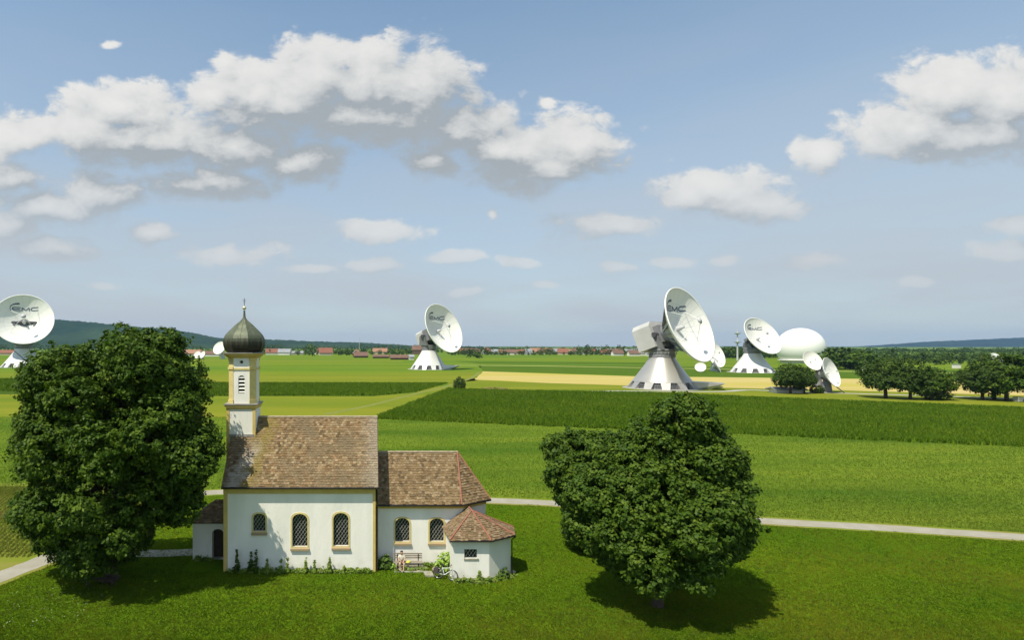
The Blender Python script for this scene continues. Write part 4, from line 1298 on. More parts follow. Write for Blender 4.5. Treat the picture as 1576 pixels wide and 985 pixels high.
house(290, 548, 40, 16, 4.5, 5, RO, WH, -5, 'long orange roofed farmhouse between the left tree and the tower', cat='barn', name='barn')
house(325, 548.5, 28, 12, 4, 4, RB, WH, -5, 'brown roofed farm building just left of the chapel tower')
house(421, 546, 26, 13, 4.5, 6, RR_, WH, 6, 'red roofed farmhouse just right of the onion dome')
house(438, 546.4, 20, 12, 5, 5.5, RG, WH, -4, 'grey roofed barn right of the onion dome', cat='barn', name='barn')
house(457, 546, 22, 12, 3.5, 3, RG, WC, 0, 'low grey shed right of the onion dome', cat='shed', name='shed')
house(501, 547, 21, 14, 5, 7.5, RR_, WC, 10, 'bright red roofed barn beside the round dark tree', cat='barn', name='barn')
house(488, 545, 10, 10, 4, 5, RR_, WH, 70, 'small red roofed house behind the red barn')
house(555, 550.5, 18, 12, 3, 4.5, RB, WW, 8, 'brown roofed wooden shed in the open field', cat='shed', name='shed')
house(548, 545.5, 9, 9, 5, 4, RO, WH, 60, 'small white house behind the brown wooden shed')
house(585, 545, 26, 13, 5, 6, RO, WC, -4, 'orange roofed farmhouse left of the middle dish antenna')
house(586, 551.5, 20, 9, 2.5, 2, RB, WW, 0, 'low flat brown hay shed in the field', cat='shed', name='shed')
house(616, 553.5, 22, 9, 2.6, 3, RB, WW, 3, 'dark wooden shed left of the middle dish pedestal', cat='shed', name='shed')
house(633, 553.8, 5, 7, 3.8, 2, RG, WH, 3, 'little white hut against the end of the dark shed', cat='hut', name='hut')
house(645, 545.5, 24, 14, 9, 7, RB, WW, -8, 'tall brown barn behind the middle dish antenna', cat='barn', name='barn')
rg = random.Random(21)
vr = [(RR_,'red'),(RO,'orange'),(RB,'brown'),(RG,'grey')]
x = 712
while x < 1010:
    rm, cn = vr[rg.choices((0,1,2,3), (3,3,3,2) if x < 880 else (1,1,4,4))[0]]
    big = rg.random() < .35
    wm = rg.choice((WH, WH, WC))
    house(x, rg.uniform(544.2, 546.2), rg.uniform(14, 20) if big else rg.uniform(9, 12), rg.uniform(9,12), rg.uniform(3.5,5.5), rg.uniform(4,6.5), rm, wm, rg.uniform(-20,20),
          'distant %s village house with %s roof among trees on the horizon' % ('white' if wm is WH else 'cream', cn), '%s roofed %s houses of the far village' % (cn, 'white' if wm is WH else 'cream'))
    x += rg.uniform(5.5, 11)
for x, y, rm in ((1003,548,RG),(992,547.5,RG),(975,548,RB),(950,547.5,RB)):
    house(x, y, 16, 10, 4.5, 4.5, rm, WH, rg.uniform(-10,10), 'larger %s roofed white house in front of the village, left of the nearest dish' % ('grey' if rm is RG else 'brown'), 'houses left of the nearest dish, %s roofs' % ('grey' if rm is RG else 'brown'))
house(1210, 604.5, 9, 4, 1.5, .5, RG, WH, 0, 'low white service hut beneath the tree by the radome', cat='hut', name='hut')

# ------------------------------------------------------------ trees
def leaf_cloud(name, lobes, nclump, nleaf, cr, ls, m, parent=None, seed=1, inner=.25, loc=None, flat=.75, tall=1.0, kind=None, rtint=0.0, boughs=None):
    """leaf-sized faces in clumps spread through the volume of the crown's lobes"""
    g_ = np.random.RandomState(seed)
    lob = np.array(lobes, dtype=float)           # cx cy cz rx ry rz
    if boughs:
        nb, br = boughs
        ar = (lob[:,3]*lob[:,4]+lob[:,3]*lob[:,5]+lob[:,4]*lob[:,5])
        pk = g_.choice(len(lob), size=nb*3, p=ar/ar.sum())
        dd = g_.normal(size=(nb*3,3)); dd[:,2] += .15; dd /= np.linalg.norm(dd, axis=1, keepdims=True)
        cc = lob[pk,:3]+dd*(lob[pk,3:]-br*.75)*g_.uniform(.80,1.02,size=nb*3)[:,None]
        dp = np.zeros(len(cc), bool)
        for j in range(len(lob)):
            dp |= (np.linalg.norm((cc-lob[j,:3])/np.maximum(.3, lob[j,3:]-br*.75), axis=1) < .8) & (pk != j)
        cc = cc[~dp][:nb]
        rs = br*g_.uniform(.55,1.25,size=len(cc))
        small = np.concatenate([cc, np.stack([rs*1.1, rs*1.1, rs*.85], 1)], 1)
        core = lob.copy(); core[:,3:] = core[:,3:]*.62
        lob = np.concatenate([small, core])
    area = (lob[:,3]*lob[:,4]+lob[:,3]*lob[:,5]+lob[:,4]*lob[:,5])
    pick = g_.choice(len(lob), size=nclump*3, p=area/area.sum())
    d = g_.normal(size=(nclump*3,3)); d /= np.linalg.norm(d, axis=1, keepdims=True)
    # bumpy radius so the outline is uneven
    ph = g_.rand(8,3)*6.28; fr = g_.randn(8,3)*3.2
    bump = sum(np.sin(d @ fr[i] + ph[i,0] + pick*1.7) for i in range(8))/8
    rr = np.where(g_.rand(nclump*3) < inner, g_.rand(nclump*3)**.5*.85, 1-np.abs(g_.normal(size=nclump*3))*.09)
    rr = rr*(1+bump*.16)
    if boughs: rr = np.where(g_.rand(nclump*3) < .05, rr*g_.uniform(1.05, 1.38, size=nclump*3), rr)
    c = lob[pick,:3]+d*rr[:,None]*lob[pick,3:]
    # drop clumps deep inside another lobe
    deep = np.zeros(len(c), bool)
    for j in range(len(lob)):
        q = np.linalg.norm((c-lob[j,:3])/lob[j,3:], axis=1)
        deep |= (q < (.55 if boughs else .66)) & (pick != j)
    sel = ~(deep & (g_.rand(len(c)) < .85))
    c = c[sel][:nclump]; d = d[sel][:nclump]
    tint = g_.rand(len(c))
    # random clumps droop or push out to fray the outline
    N_ = len(c)*nleaf
    idx = np.repeat(np.arange(len(c)), nleaf)
    o = g_.normal(size=(N_,3)); o /= np.linalg.norm(o, axis=1, keepdims=True)
    o *= (g_.rand(N_)**.45)[:,None]*cr*g_.uniform(.6,1.25,size=len(c))[idx][:,None]; o[:,2] *= flat
    p = c[idx]+o
    nrm = o/cr*.9+d[idx]*.6+np.array([0,0,.55])+g_.normal(size=(N_,3))*.45
    nrm /= np.linalg.norm(nrm, axis=1, keepdims=True)
    t_ = np.cross(nrm, g_.normal(size=(N_,3))); t_ /= np.linalg.norm(t_, axis=1, keepdims=True)
    b_ = np.cross(nrm, t_)
    s_ = ls*g_.uniform(.6,1.35,size=N_)[:,None]
    v = np.stack([p-t_*s_*.55, p+b_*s_*.36-nrm*s_*.08, p+t_*s_*.55, p-b_*s_*.36-nrm*s_*.08], axis=1).reshape(-1,3)
    rnd = np.clip(.18+.45*tint[idx]+.35*g_.rand(N_)+rtint, 0.001, 1)
    if loc is None and parent is not None:
        rl = root_loc(parent); v = v-np.array([rl.x, rl.y, rl.z])
    return npmesh(name, v, 4, m, parent, rnd, loc, kind)

def trunk_limbs(root, base, r0, fork, tips, m, seed=0, name='trunk'):
    rg = random.Random(seed)
    k = MB(); base = Vector(base); fork = Vector(fork)
    mid = base.lerp(fork, .5)+Vector((rg.uniform(-.1,.1), rg.uniform(-.1,.1), 0))
    k.tube([base-Vector((0,0,.1)), base+Vector((0,0,.35)), mid, fork], [r0*1.55, r0*1.1, r0*.95, r0*.8], 12)
    k.build(name, m, root)
    for t_ in tips:
        t_ = Vector(t_); k = MB(); d = t_-fork
        pts = [fork-Vector((0,0,.3))]; rad = [r0*.55]
        for i in range(1, 6):
            u = i/5; pts.append(fork+d*u+Vector((rg.uniform(-.3,.3), rg.uniform(-.3,.3), d.length*.12*math.sin(math.pi*u)))*(1 if i < 5 else .3)); rad.append(r0*.55*(1-u*.85))
        k.tube(pts, rad, 7)
        for i in (2, 3, 4):
            s_ = pts[i]; e = s_+Vector((rg.uniform(-1,1), rg.uniform(-1,1), rg.uniform(.2,1)))*d.length*.28
            k.tube([s_, s_.lerp(e,.5)+Vector((0,0,.1)), e], [rad[i]*.7, rad[i]*.45, .02], 5)
        k.build('limb', m, root)

def hero_tree(px, Y, lobes_px, label, r0, leafm, nclump, nleaf, seed, ls=.25, cr=.52, bx=None):
    s_ = FPX/Y
    X = (px-CX)/s_
    root = thing('tree', (X, Y, 0), label, 'tree')
    lobes = []
    for (lx, ly, rx, rz, dy, ry) in lobes_px:
        Yl = Y+dy; sl_ = FPX/Yl
        lobes.append(((lx-CX)/sl_, Yl, HC-(ly-HY)/sl_, rx/sl_, ry, rz/sl_))
    leaf_cloud('crown', lobes, nclump, nleaf, cr, ls, leafm, root, seed, boughs=bx, inner=.12)
    zmin = min(l[2]-l[5] for l in lobes)
    fork = (X, Y, max(1.6, zmin+1.8))
    trunk_limbs(root, (X,Y,0), r0, fork, [(l[0],l[1],l[2]+l[5]*.2) for l in lobes], M_['bark'], seed)
    return root
hero_tree(168, 39.9, [(205,574,90,84,0,4.4),(120,615,82,86,-1,4.0),(255,565,54,66,.5,3.0),(116,705,84,112,0,4.6),(215,680,92,98,-1.2,5.0),(288,690,54,66,-1.2,3.2),(165,760,122,100,-.6,5.4),(240,765,66,66,-1.0,3.6),(90,800,56,66,.5,3.2),(150,835,80,42,-.8,4.0),(80,585,36,44,.2,1.8),(76,650,38,66,.2,2.0),(280,625,38,50,-1.0,2.4),(265,540,36,36,.2,2.0)],
          'huge dark green linden tree covering the left side beside the chapel', .50, M_['leaf_linden'], 7600, 26, 11, .22, .40, bx=(190, 1.3))
hero_tree(1012, 35.8, [(1044,660,38,58,0,2.2),(1050,705,64,68,.3,3.1),(990,735,68,62,0,3.1),(1010,785,120,90,0,4.9),(1078,785,66,84,.3,3.5),(940,785,70,72,-.3,3.4),(1012,838,98,66,-.6,4.2),(1114,748,36,44,.2,2.2),(1088,690,40,44,.2,2.2),(1066,645,26,30,.2,1.6),(1000,695,54,50,1,2.7),(1085,832,38,40,.2,2.2)],
          'large bushy maple tree standing alone on the lawn in front right', .27, M_['leaf_maple'], 6800, 26, 23, .20, .36, bx=(175, 1.1))
hero_tree(915, 45.5, [(893,700,50,46,0,2.6),(940,694,36,30,.5,2.0),(905,748,44,50,0,2.5),(882,735,38,52,-.5,2.3),(895,790,34,36,0,2.0),(905,815,34,30,.2,1.8)],
          'smaller round tree half hidden behind the left side of the maple', .20, M_['leaf_maple'], 2700, 24, 37, .24, .40, bx=(60, 1.0))

def tree_template(name, h, cr_, seed, leafm, nclump=170, nleaf=16, th=.25, broad=1.0, label='', cat='tree', group=None, ls=.55, trunk_r=.28):
    root = thing(name, (0,0,0), label, cat, group)
    rg = random.Random(seed)
    lobes = [(0,0,h*.62,cr_*.75,cr_*.75,h*.36)]
    for i in range(6):
        a = 2*math.pi*i/6+rg.uniform(-.4,.4); q = cr_*rg.uniform(.38,.55)
        lobes.append((q*math.cos(a), q*math.sin(a), h*(th+.18+rg.uniform(0,.28)), cr_*rg.uniform(.42,.56), cr_*rg.uniform(.42,.56), h*rg.uniform(.16,.24)))
    leaf_cloud('crown', lobes, nclump, nleaf, cr_*.16, ls, leafm, root, seed, loc=(0,0,0))
    k = MB(); k.tube([(0,0,-.1),(0,0,h*.2),(rg.uniform(-.2,.2),rg.uniform(-.2,.2),h*.55)], [trunk_r*1.3,trunk_r,trunk_r*.5], 8)
    for i in range(4):
        a = 2*math.pi*i/4+rg.uniform(-.5,.5); k.tube([(0,0,h*.22),(cr_*.45*math.cos(a),cr_*.45*math.sin(a),h*.5)], [trunk_r*.5,.04], 5)
    k.build('trunk', M_['bark'], root)
    return root
USED = {}
def place(tmpl, p, sc=1.0, rot=0, label=None, group=None, sxy=1.0):
    if tmpl.name not in USED:
        USED[tmpl.name] = 1; o = tmpl
    else:
        o = copy_tree(tmpl)
    o.location = p; o.rotation_euler = (0,0,rot); o.scale = (sc*sxy, sc*sxy, sc)
    if label: o['label'] = label
    if group: o['group'] = group
    elif 'group' in o: del o['group']
    return o
tA = tree_template('field_tree', 10, 5.6, 101, M_['leaf_dark'], 420, 22, .2, ls=.42, trunk_r=.32)
tB = tree_template('field_tree', 10, 5.0, 102, M_['leaf_dark'], 380, 22, .16, ls=.42, trunk_r=.3)
tC = tree_template('field_tree', 9, 5.4, 103, M_['leaf_linden'], 400, 22, .1, ls=.42)
place(tA, gp(1216.5,606), 1.02, .4, 'dark field tree with a forked trunk directly in front of the radome')
place(tB, gp(1238,605.5), .90, 1.9, 'darker tree touching the right side of the one before the radome', sxy=.8)
place(tA, gp(1363,613), 1.27, 2.2, 'broad field tree, leftmost of the right hand tree group, bare trunk showing')
place(tB, gp(1401,615), 1.22, 3.9, 'middle tree of the group of three in the right hand field', sxy=.95)
place(tC, gp(1434,615.5), 1.08, 5.0, 'low dense dark tree, right one of the group of three in the field')
place(tA, gp(1512,616), 1.12, 4.4, 'leftmost tree of the clump at the right edge of the field')
place(tB, gp(1530,615), 1.4, 1.1, 'slender trunked tree second in the clump at the right edge')
place(tC, gp(1549,617), 1.52, .2, 'tall dense tree third in the clump at the right edge')
place(tA, gp(1583,617), 1.35, 2.9, 'tree cut off by the right edge of the picture')
# shrubs in the fields
def shrub(px, py, w_px, h_px, label, leafm, seed, nclump=120, group=None, name='shrub', ls=.3):
    p = gp(px, py); s_ = S(p.y)
    root = thing(name, p, label, 'shrub', group)
    w, h = w_px/s_/2, h_px/s_
    lobes = [(0,0,h*.5,w*.8,w*.8,h*.5),(-w*.45,0,h*.38,w*.55,w*.5,h*.38),(w*.45,0,h*.42,w*.5,w*.5,h*.42)]
    leaf_cloud('foliage', lobes, nclump, 16, w*.2, ls, leafm, root, seed, loc=(0,0,0))
    k = MB()
    for a in range(5): k.tube([(0,0,-.05),(math.cos(a*1.3)*w*.4,math.sin(a*1.3)*w*.4,h*.6)], [.05,.02], 5)
    k.build('stem', M_['bark'], root)
    return root
shrub(707, 599, 21, 19, 'round dark bush alone at the corner of the dark green crop', M_['leaf_dark'], 61, 200)
shrub(1258, 605.5, 22, 12, 'low black green bush under the deep white dish', M_['leaf_dark'], 62)
shrub(1442, 615, 44, 17, 'dense low thicket under the right tree of the group of three', M_['leaf_dark'], 63, 200)
shrub(1244, 556, 15, 24, 'dark bush behind the small round dish at the foot of the radome', M_['leaf_dark'], 66)
# weeds on the bare patch
leaf_cloud('weed_patch', [(*gp(752,600),12*.3,3,1.4) if False else (gp(752,600).x,gp(752,600).y,.2,3.6,2.5,.5),(gp(770,600).x,gp(770,600).y,.2,3.2,2.5,.55)], 60, 14, .5, .3, M_['weed'], None, 64)
o = bpy.data.objects['weed_patch']; tag(o, 'patch of brown and green weeds at the near edge of the crop', 'weeds', kind='stuff')

# trees along the horizon
hA = tree_template('distant_tree', 11, 5.2, 201, M_['leaf_mid'], 60, 12, .08, ls=1.1)
hB = tree_template('distant_tree', 12, 4.6, 202, M_['leaf_dark'], 60, 12, .08, ls=1.1)
hC = tree_template('distant_tree', 9, 5.4, 203, M_['leaf_linden'], 60, 12, .05, ls=1.1)
hD = tree_template('distant_poplar', 15, 2.8, 204, M_['leaf_dark'], 60, 12, .05, ls=1.0)
rg = random.Random(5)
def row(xa, xb, step, ya, yb, hs, label, group, kinds=(0,1,2), sxy=1.15):
    x = xa
    while x < xb:
        yv = rg.uniform(ya, yb)
        place((hA,hB,hC,hD)[rg.choice(kinds)], gp(x, yv), rg.uniform(*hs), rg.uniform(0,6.28), label, group, sxy*rg.uniform(.85,1.25))
        x += rg.uniform(.5,1.5)*step
place(hA, gp(481,548), 1.85, .3, 'large round dark tree beside the red barn on the horizon', sxy=.95)
place(hC, gp(522,547), 1.1, .3, 'pale round tree right of the red barn')
place(hC, gp(533,547), 1.25, 1.3, 'grey green tree, second one right of the red barn')
place(hC, gp(735,551.5), .9, 2, 'round yellow green bush right of the middle dish antenna', sxy=1.5)
place(hB, gp(722,551), 1.0, 2, 'dark round tree close to the right of the middle dish')
place(hD, gp(902,548), 1.2, 0, 'tall narrow tree above the village roofs, left of the nearest dish')
place(hA, gp(893,546.5), 1.55, 0, 'broad tall tree standing above the village roofs')
row(400, 640, 12, 545, 547, (.6,.95), 'small green tree among the farm buildings beneath the wooded ridge', 'trees among the farms on the left horizon')
row(405, 700, 8, 543.2, 544.2, (.7,1.1), 'dark tree in the belt behind the farms on the left horizon', 'tree belt behind the farms', (1,2))
row(285, 345, 9, 544, 546, (.6,1.1), 'small green tree on the left horizon behind the big linden', 'trees behind the big linden')
row(690, 1015, 7, 545, 546.5, (.5,.9), 'small green garden tree between the far village houses', 'garden trees of the far village')
row(695, 1015, 8.5, 546.3, 547.2, (.32,.6), 'small bush or tree in front of the far village houses', 'bushes in front of the far village')
row(700, 1015, 10, 543.2, 544.0, (.8,1.15), 'taller dark tree rising behind the far village roofs', 'trees behind the far village', (0,1,2,1))
row(905, 985, 13, 544.6, 545.2, (1.1,1.4), 'tall tree rising high above the village roofs left of the nearest dish', 'tallest trees of the far village', (1,3))
row(1105, 1210, 6, 549.5, 551.5, (1.05,1.3), 'tree in the dense dark grove behind the dish left of the radome', 'grove left of the radome', (1,2,1))
row(1270, 1345, 8, 566, 569, (1.1,1.45), 'dark tree in the group right of the radome', 'trees right of the radome', (1,2))
row(1330, 1590, 11, 552, 556, (.7,1.05), 'tree of the far green woodland band on the right', 'far woodland trees on the right', (0,1,2))
row(1330, 1590, 11, 545.5, 548, (.5,.85), 'tree at the back of the woodland below the blue hills', 'rear woodland trees on the right', (1,2))
row(1340, 1590, 16, 558, 563, (.6,1.0), 'tree at the front edge of the woodland on the right', 'front woodland trees on the right', (0,2,1))
row(1280, 1590, 9, 541.6, 542.8, (.45,.85), 'tree of the last line before the blue hills', 'last tree line before the blue hills', (1,2))

# woods and village greenery that read as one mass
def mass(name, xa, xb, ya, yb, ha, hb, n, label, m, seed, ls=1.6, sp_=1.0):
    rg_ = random.Random(seed); lobes = []
    for i in range(n):
        p = gp(xa+(xb-xa)*(i+rg_.random())/n, rg_.uniform(ya, yb)); h = rg_.uniform(ha, hb)
        lobes.append((p.x, p.y, h*.5, h*.62*sp_*rg_.uniform(.8,1.5), h*.6, h*.52))
    o = leaf_cloud(name, lobes, n*26, 12, 1.5 if ha > 6 else .9, ls, m, None, seed)
    tag(o, label, 'woodland', kind='stuff')
mass('far_woodland', 1285, 1640, 541.4, 543.4, 7, 12, 90, 'dark wooded band along the foot of the blue hills', M_['leaf_linden'], 301, 2.0, 1.5)
mass('mixed_woodland', 1320, 1640, 547, 556, 5, 9.5, 70, 'green mixed wood behind the field trees on the right', M_['leaf_mid'], 302, 1.6, 1.1)
mass('village_greenery', 700, 1012, 544.8, 546.6, 5, 12, 80, 'garden hedges and bushes running through the far village', M_['leaf_linden'], 303, 1.3)
mass('farm_greenery', 400, 640, 544.3, 546.2, 4, 9, 50, 'hedges and low trees among the farms below the wooded ridge', M_['leaf_linden'], 304, 1.3)
mass('horizon_tree_line', 600, 1300, 539.3, 541.5, 8, 15, 110, 'hazy tree line along the horizon beyond the village', M_['leaf_linden'], 306, 2.4, 1.6)
mass('valley_woods', -60, 610, 538.8, 541.5, 10, 22, 100, 'dark woods at the foot of the wooded hills on the left', M_['leaf_linden'], 307, 2.6, 1.6)
mass('grove', 1108, 1205, 549.5, 551.5, 10, 15, 22, 'dense grove behind the dish left of the radome', M_['leaf_linden'], 305, 1.5)
# small white things near the right hand trees
for (px, py, w, h, lab) in ((1567,618,1.4,1.2,'white box on the grass beneath the trees at the right edge'),(1472,567,3.2,2.6,'small white hut deep in the right hand woodland')):
    p = gp(px, py); t_ = thing('utility_box', p, lab, 'box')
    k = MB(); k.box((p.x-w/2,p.y-w/2,0), (p.x+w/2,p.y+w/2,h)); k.build('cabinet', WH, t_)
    k = MB(); k.box((p.x-w*.56,p.y-w*.56,h+.002), (p.x+w*.56,p.y+w*.56,h*1.1)); k.build('lid', RG, t_)
# ------------------------------------------------------------ bench, person, bicycle at the chancel wall
BX, BY = 1.78, 41.85            # left end and front-to-back position of the bench
bench = thing('park_bench', (2.75, BY, 0), 'grey wooden bench with three back slats against the white chapel wall', 'bench')
for i, z in enumerate((.62, .76, .90)):
    k = MB(); k.box((BX,BY+.25+.02*i,z), (BX+2.0,BY+.285+.02*i,z+.09)); k.build('back_slat', M_['bench_wood'], bench)
for i in range(3):
    k = MB(); k.box((BX,BY-.22+i*.15,.44), (BX+2.0,BY-.10+i*.15,.475)); k.build('seat_slat', M_['bench_wood'], bench)
for xx in (BX+.25, BX+1.72):
    k = MB(); k.box((xx-.03,BY-.18,0), (xx+.03,BY-.12,.438)); k.box((xx-.03,BY+.20,0), (xx+.03,BY+.248,.96)); k.box((xx-.03,BY-.118,.37), (xx+.03,BY+.198,.438))
    k.build('leg', M_['iron'], bench)
k = MB(); k.box((1.75,BY-.75,.0), (4.1,BY+.6,.05)); slabt = k.build('stone_platform', M_['stone']); tag(slabt, 'pale stone slab on the grass under the bench', 'stone slab')

def skinned(name, chains, m, parent, sub=2):
    """one continuous skinned surface from chains of (point, radius); chains share points by value"""
    idx = {}; vs = []; rad = []; es = []
    for ch_ in chains:
        prev = None
        for p, r_ in ch_:
            key = tuple(round(c, 4) for c in p)
            if key not in idx:
                idx[key] = len(vs); vs.append(p); rad.append(r_)
            if prev is not None: es.append((prev, idx[key]))
            prev = idx[key]
    me = bpy.data.meshes.new(name)
    me.from_pydata(vs, es, [])
    o = bpy.data.objects.new(name, me); COL.objects.link(o); o.parent = parent
    sk = o.modifiers.new('skin', 'SKIN'); sk.use_smooth_shade = True
    if not me.skin_vertices:
        import bmesh as bm_
        b_ = bm_.new(); b_.from_mesh(me); b_.verts.layers.skin.verify(); b_.to_mesh(me); b_.free()
    for i, r_ in enumerate(rad):
        me.skin_vertices[0].data[i].radius = (r_, r_)
    me.skin_vertices[0].data[0].use_root = True
    ss = o.modifiers.new('sub', 'SUBSURF'); ss.levels = sub; ss.render_levels = sub
    me.materials.append(m)
    return o
def limb_smooth(pts):
    return pts
PX_, PY_ = 2.30, BY-.02         # where the person sits
person = thing('person', (PX_, PY_, .475), 'person in a pale shirt and dark shorts sitting on the left end of the bench', 'person')
sz = .0                           # local z = height above the seat
pel = (0,0,.10)
def hand(chains, wrist, d, up, mir):
    """palm, thumb and four bent fingers of unequal length"""
    w = Vector(wrist); d = Vector(d).normalized(); s_ = d.cross(Vector(up)).normalized()*mir; u_ = s_.cross(d)
    palm = w+d*.05
    chains.append([(tuple(w),.026),(tuple(palm),.032)])
    for i, ln in enumerate((.070,.080,.074,.058)):
        b_ = palm+d*.03+s_*(-.028+.019*i)
        m1 = b_+d*ln*.5-Vector((0,0,.010)); m2_ = m1+d*ln*.35-Vector((0,0,.024))
        chains.append([(tuple(palm),.032),(tuple(b_),.010),(tuple(m1),.009),(tuple(m2_),.008)])
    t0 = w+d*.03-s_*.035; t1 = t0+d*.035-s_*.022
    chains.append([(tuple(w),.026),(tuple(t0),.012),(tuple(t1),.010)])
ch_ = [[(pel,.125),((0,-.03,.26),.115),((0,-.06,.42),.13),((0,-.075,.50),.075),((0,-.085,.56),.048),((0,-.105,.63),.078),((0,-.115,.71),.095),((0,-.11,.78),.062)]]
# face: nose and chin, ears
ch_ += [[((0,-.105,.63),.078),((0,-.175,.635),.03)], [((0,-.115,.71),.095),((0,-.215,.675),.014)]]
for sg in (-1, 1):
    ch_ += [[((0,-.115,.71),.095),((sg*.088,-.10,.685),.018)]]
    ch_ += [[((0,-.06,.42),.13),((sg*.17,-.06,.44),.058),((sg*.24,-.10,.24),.043),((sg*.13,-.33,.17) if sg > 0 else (sg*.12,-.32,.20),.034)]]
    kn = (sg*.12-.02,-.50,.03) if sg < 0 else (sg*.15,-.50,.04)
    an = (sg*.08-.04,-.52,-.37) if sg < 0 else (sg*.10,-.60,-.37)
    ch_ += [[(pel,.125),((sg*.10,-.10,.04),.092),((sg*.12,-.30,.04),.078),(kn,.056),((kn[0]*.5+an[0]*.5, kn[1]*.5+an[1]*.5+.03,-.14),.054),(an,.036),((an[0],an[1]-.08,-.41),.036),((an[0],an[1]-.17,-.425),.026)]]
hand(ch_, (.13,-.33,.17), (-.5,-.6,-.3), (0,0,1), 1)
hand(ch_, (-.12,-.32,.20), (.5,-.6,-.35), (0,0,1), -1)
skinned('body', ch_, M_['skin'], person)
skinned('shirt', [[((0,.0,.04),.142),((0,-.01,.14),.142),((0,-.03,.26),.140),((0,-.06,.42),.152),((0,-.072,.495),.08)],
    [((0,-.06,.42),.152),((.17,-.06,.44),.074),((.235,-.095,.26),.062)], [((0,-.06,.42),.152),((-.17,-.06,.44),.074),((-.235,-.095,.26),.062)]], M_['shirt'], person)
skinned('shorts', [[((0,.01,.16),.135),((0,0,.09),.14),((.10,-.10,.045),.108),((.122,-.34,.045),.092)], [((0,0,.09),.14),((-.10,-.10,.045),.108),((-.125,-.34,.045),.092)]], M_['shorts'], person)
k = MB(); k.ball((PX_,PY_-.085,.475+.735), .108, 16, (.95,1.0,.92)); k.ball((PX_,PY_-.045,.475+.65), .088, 14, (.95,.75,1.25)); k.build('hair', M_['hair'], person)
for sg in (-1, 1):
    k = MB(); k.ball((PX_+sg*.032,PY_-.196,.475+.685), .009, 8); k.build('eye', M_['hair'], person)
    k = MB(); xx = PX_+(-.12-.04+.04 if sg < 0 else .10); yy = PY_-(.62 if sg < 0 else .70); k.ball((xx,yy,.475-.425), .09, 12, (.48,1.45,.5)); k.build('shoe', M_['dark_wood'], person)
k = MB(); k.box((PX_-.07,PY_-.02-.035,.475+.672-.02), (PX_-.069,PY_-.054,.475+.67)); 
k = MB(); k.ball((PX_+.5,BY-.10,.54), .14, 12, (1.3,.8,.5)); k.ball((PX_+.42,BY-.2,.5), .14, 10, (1.2,.8,.45)); yb = k.build('bag', M_['yellow_cloth']); tag(yb, 'yellow cloth bag lying on the bench right of the person', 'bag')
k = MB(); k.box((2.05,BY-.02,.02), (2.35,BY+.22,.36)); 
for s_ in ((2.5,.18,.30,.34),(3.0,.16,.26,.28)):
    pass

def wheel(k, c, r_, ax, m_t, n=24):
    pass
def bicycle():
    p = gp(684, 896.5); p = Vector((5.12, 39.75, .05))
    root = thing('bicycle', p, 'white framed bicycle with dark panniers leaning beside the leafy bush', 'bicycle')
    d = Vector((.90,-.43,0)).normalized(); up = (Vector((0,0,1))+Vector((d.y,-d.x,0))*-.14).normalized()   # along the bike, leaning towards the wall
    n_ = d.cross(up).normalized()
    rw = p-d*.52; fw = p+d*.52
    W = lambda a, h_: p+d*a+up*h_
    rr_ = .34
    for c0, nm in ((-.52,'rear'),(.52,'front')):
        cc = W(c0, rr_)
        pts = [cc+d*math.cos(2*math.pi*i/28)*rr_+up*math.sin(2*math.pi*i/28)*rr_ for i in range(29)]
        k = MB(); k.tube(pts, .022, 6, cap=False); wh = k.build('wheel', M_['rubber'], root)
        pts = [cc+d*math.cos(2*math.pi*i/28)*(rr_-.035)+up*math.sin(2*math.pi*i/28)*(rr_-.035) for i in range(29)]
        k = MB(); k.tube(pts, .015, 5, cap=False); k.build('rim', M_['chrome'], wh, offset=root_loc(wh))
        k = MB()
        for i in range(16):
            a = 2*math.pi*i/16; k.tube([cc+n_*.02*(1 if i%2 else -1), cc+d*math.cos(a)*(rr_-.035)+up*math.sin(a)*(rr_-.035)], .004, 3, cap=False)
        k.build('spokes', M_['chrome'], wh, offset=root_loc(wh), kind='stuff')
    k = MB(); bb = W(-.08,.28); seat_t = W(-.24,.80); head = W(.34,.80); headb = W(.37,.62)
    for a, b_, r1 in ((bb,seat_t,.022),(bb,headb,.026),(W(-.20,.70),head,.022),(head,headb,.026),(bb,W(-.52,.34),.014),(W(-.20,.70),W(-.52,.34),.012),(headb,W(.52,.34),.018)):
        k.tube([a, b_], r1, 7)
    k.build('frame', M_['bike_white'], root)
    k = MB(); k.tube([head, W(.36,.95)], .016, 6); h0 = W(.38,.98); k.tube([h0-n_*.29-d*.1, h0-n_*.12, h0+n_*.12, h0+n_*.29-d*.1], .014, 6); k.build('handlebar', M_['rubber'], root)
    k = MB(); k.ball(W(-.25,.88), .12, 10, (1,.7,.35)); k.build('saddle', M_['rubber'], root)
    for sg in (-1, 1):
        k = MB(); c = W(-.62,.52)+n_*.16*sg; k.hexa([c-d*.14-n_*.06-up*.17, c+d*.14-n_*.06-up*.17, c+d*.14+n_*.06-up*.17, c-d*.14+n_*.06-up*.17, c-d*.17-n_*.06+up*.16, c+d*.17-n_*.06+up*.16, c+d*.17+n_*.06+up*.16, c-d*.17+n_*.06+up*.16]); k.build('pannier', M_['shorts'], root)
    k = MB(); k.tube([W(-.10,.28)-n_*.06, W(-.04,.13)-n_*.06], .012, 5); k.tube([W(-.08,.28)+n_*.06, W(-.14,.42)+n_*.06], .012, 5); k.lathe([(.085,-.003),(.085,.003),(.01,.003)], 16, Matrix(((d.x,up.x,n_.x,bb.x),(d.y,up.y,n_.y,bb.y),(d.z,up.z,n_.z,bb.z),(0,0,0,1))) @ Matrix.Translation((0,0,-.05))); k.build('crank', M_['iron'], root)
bicycle()
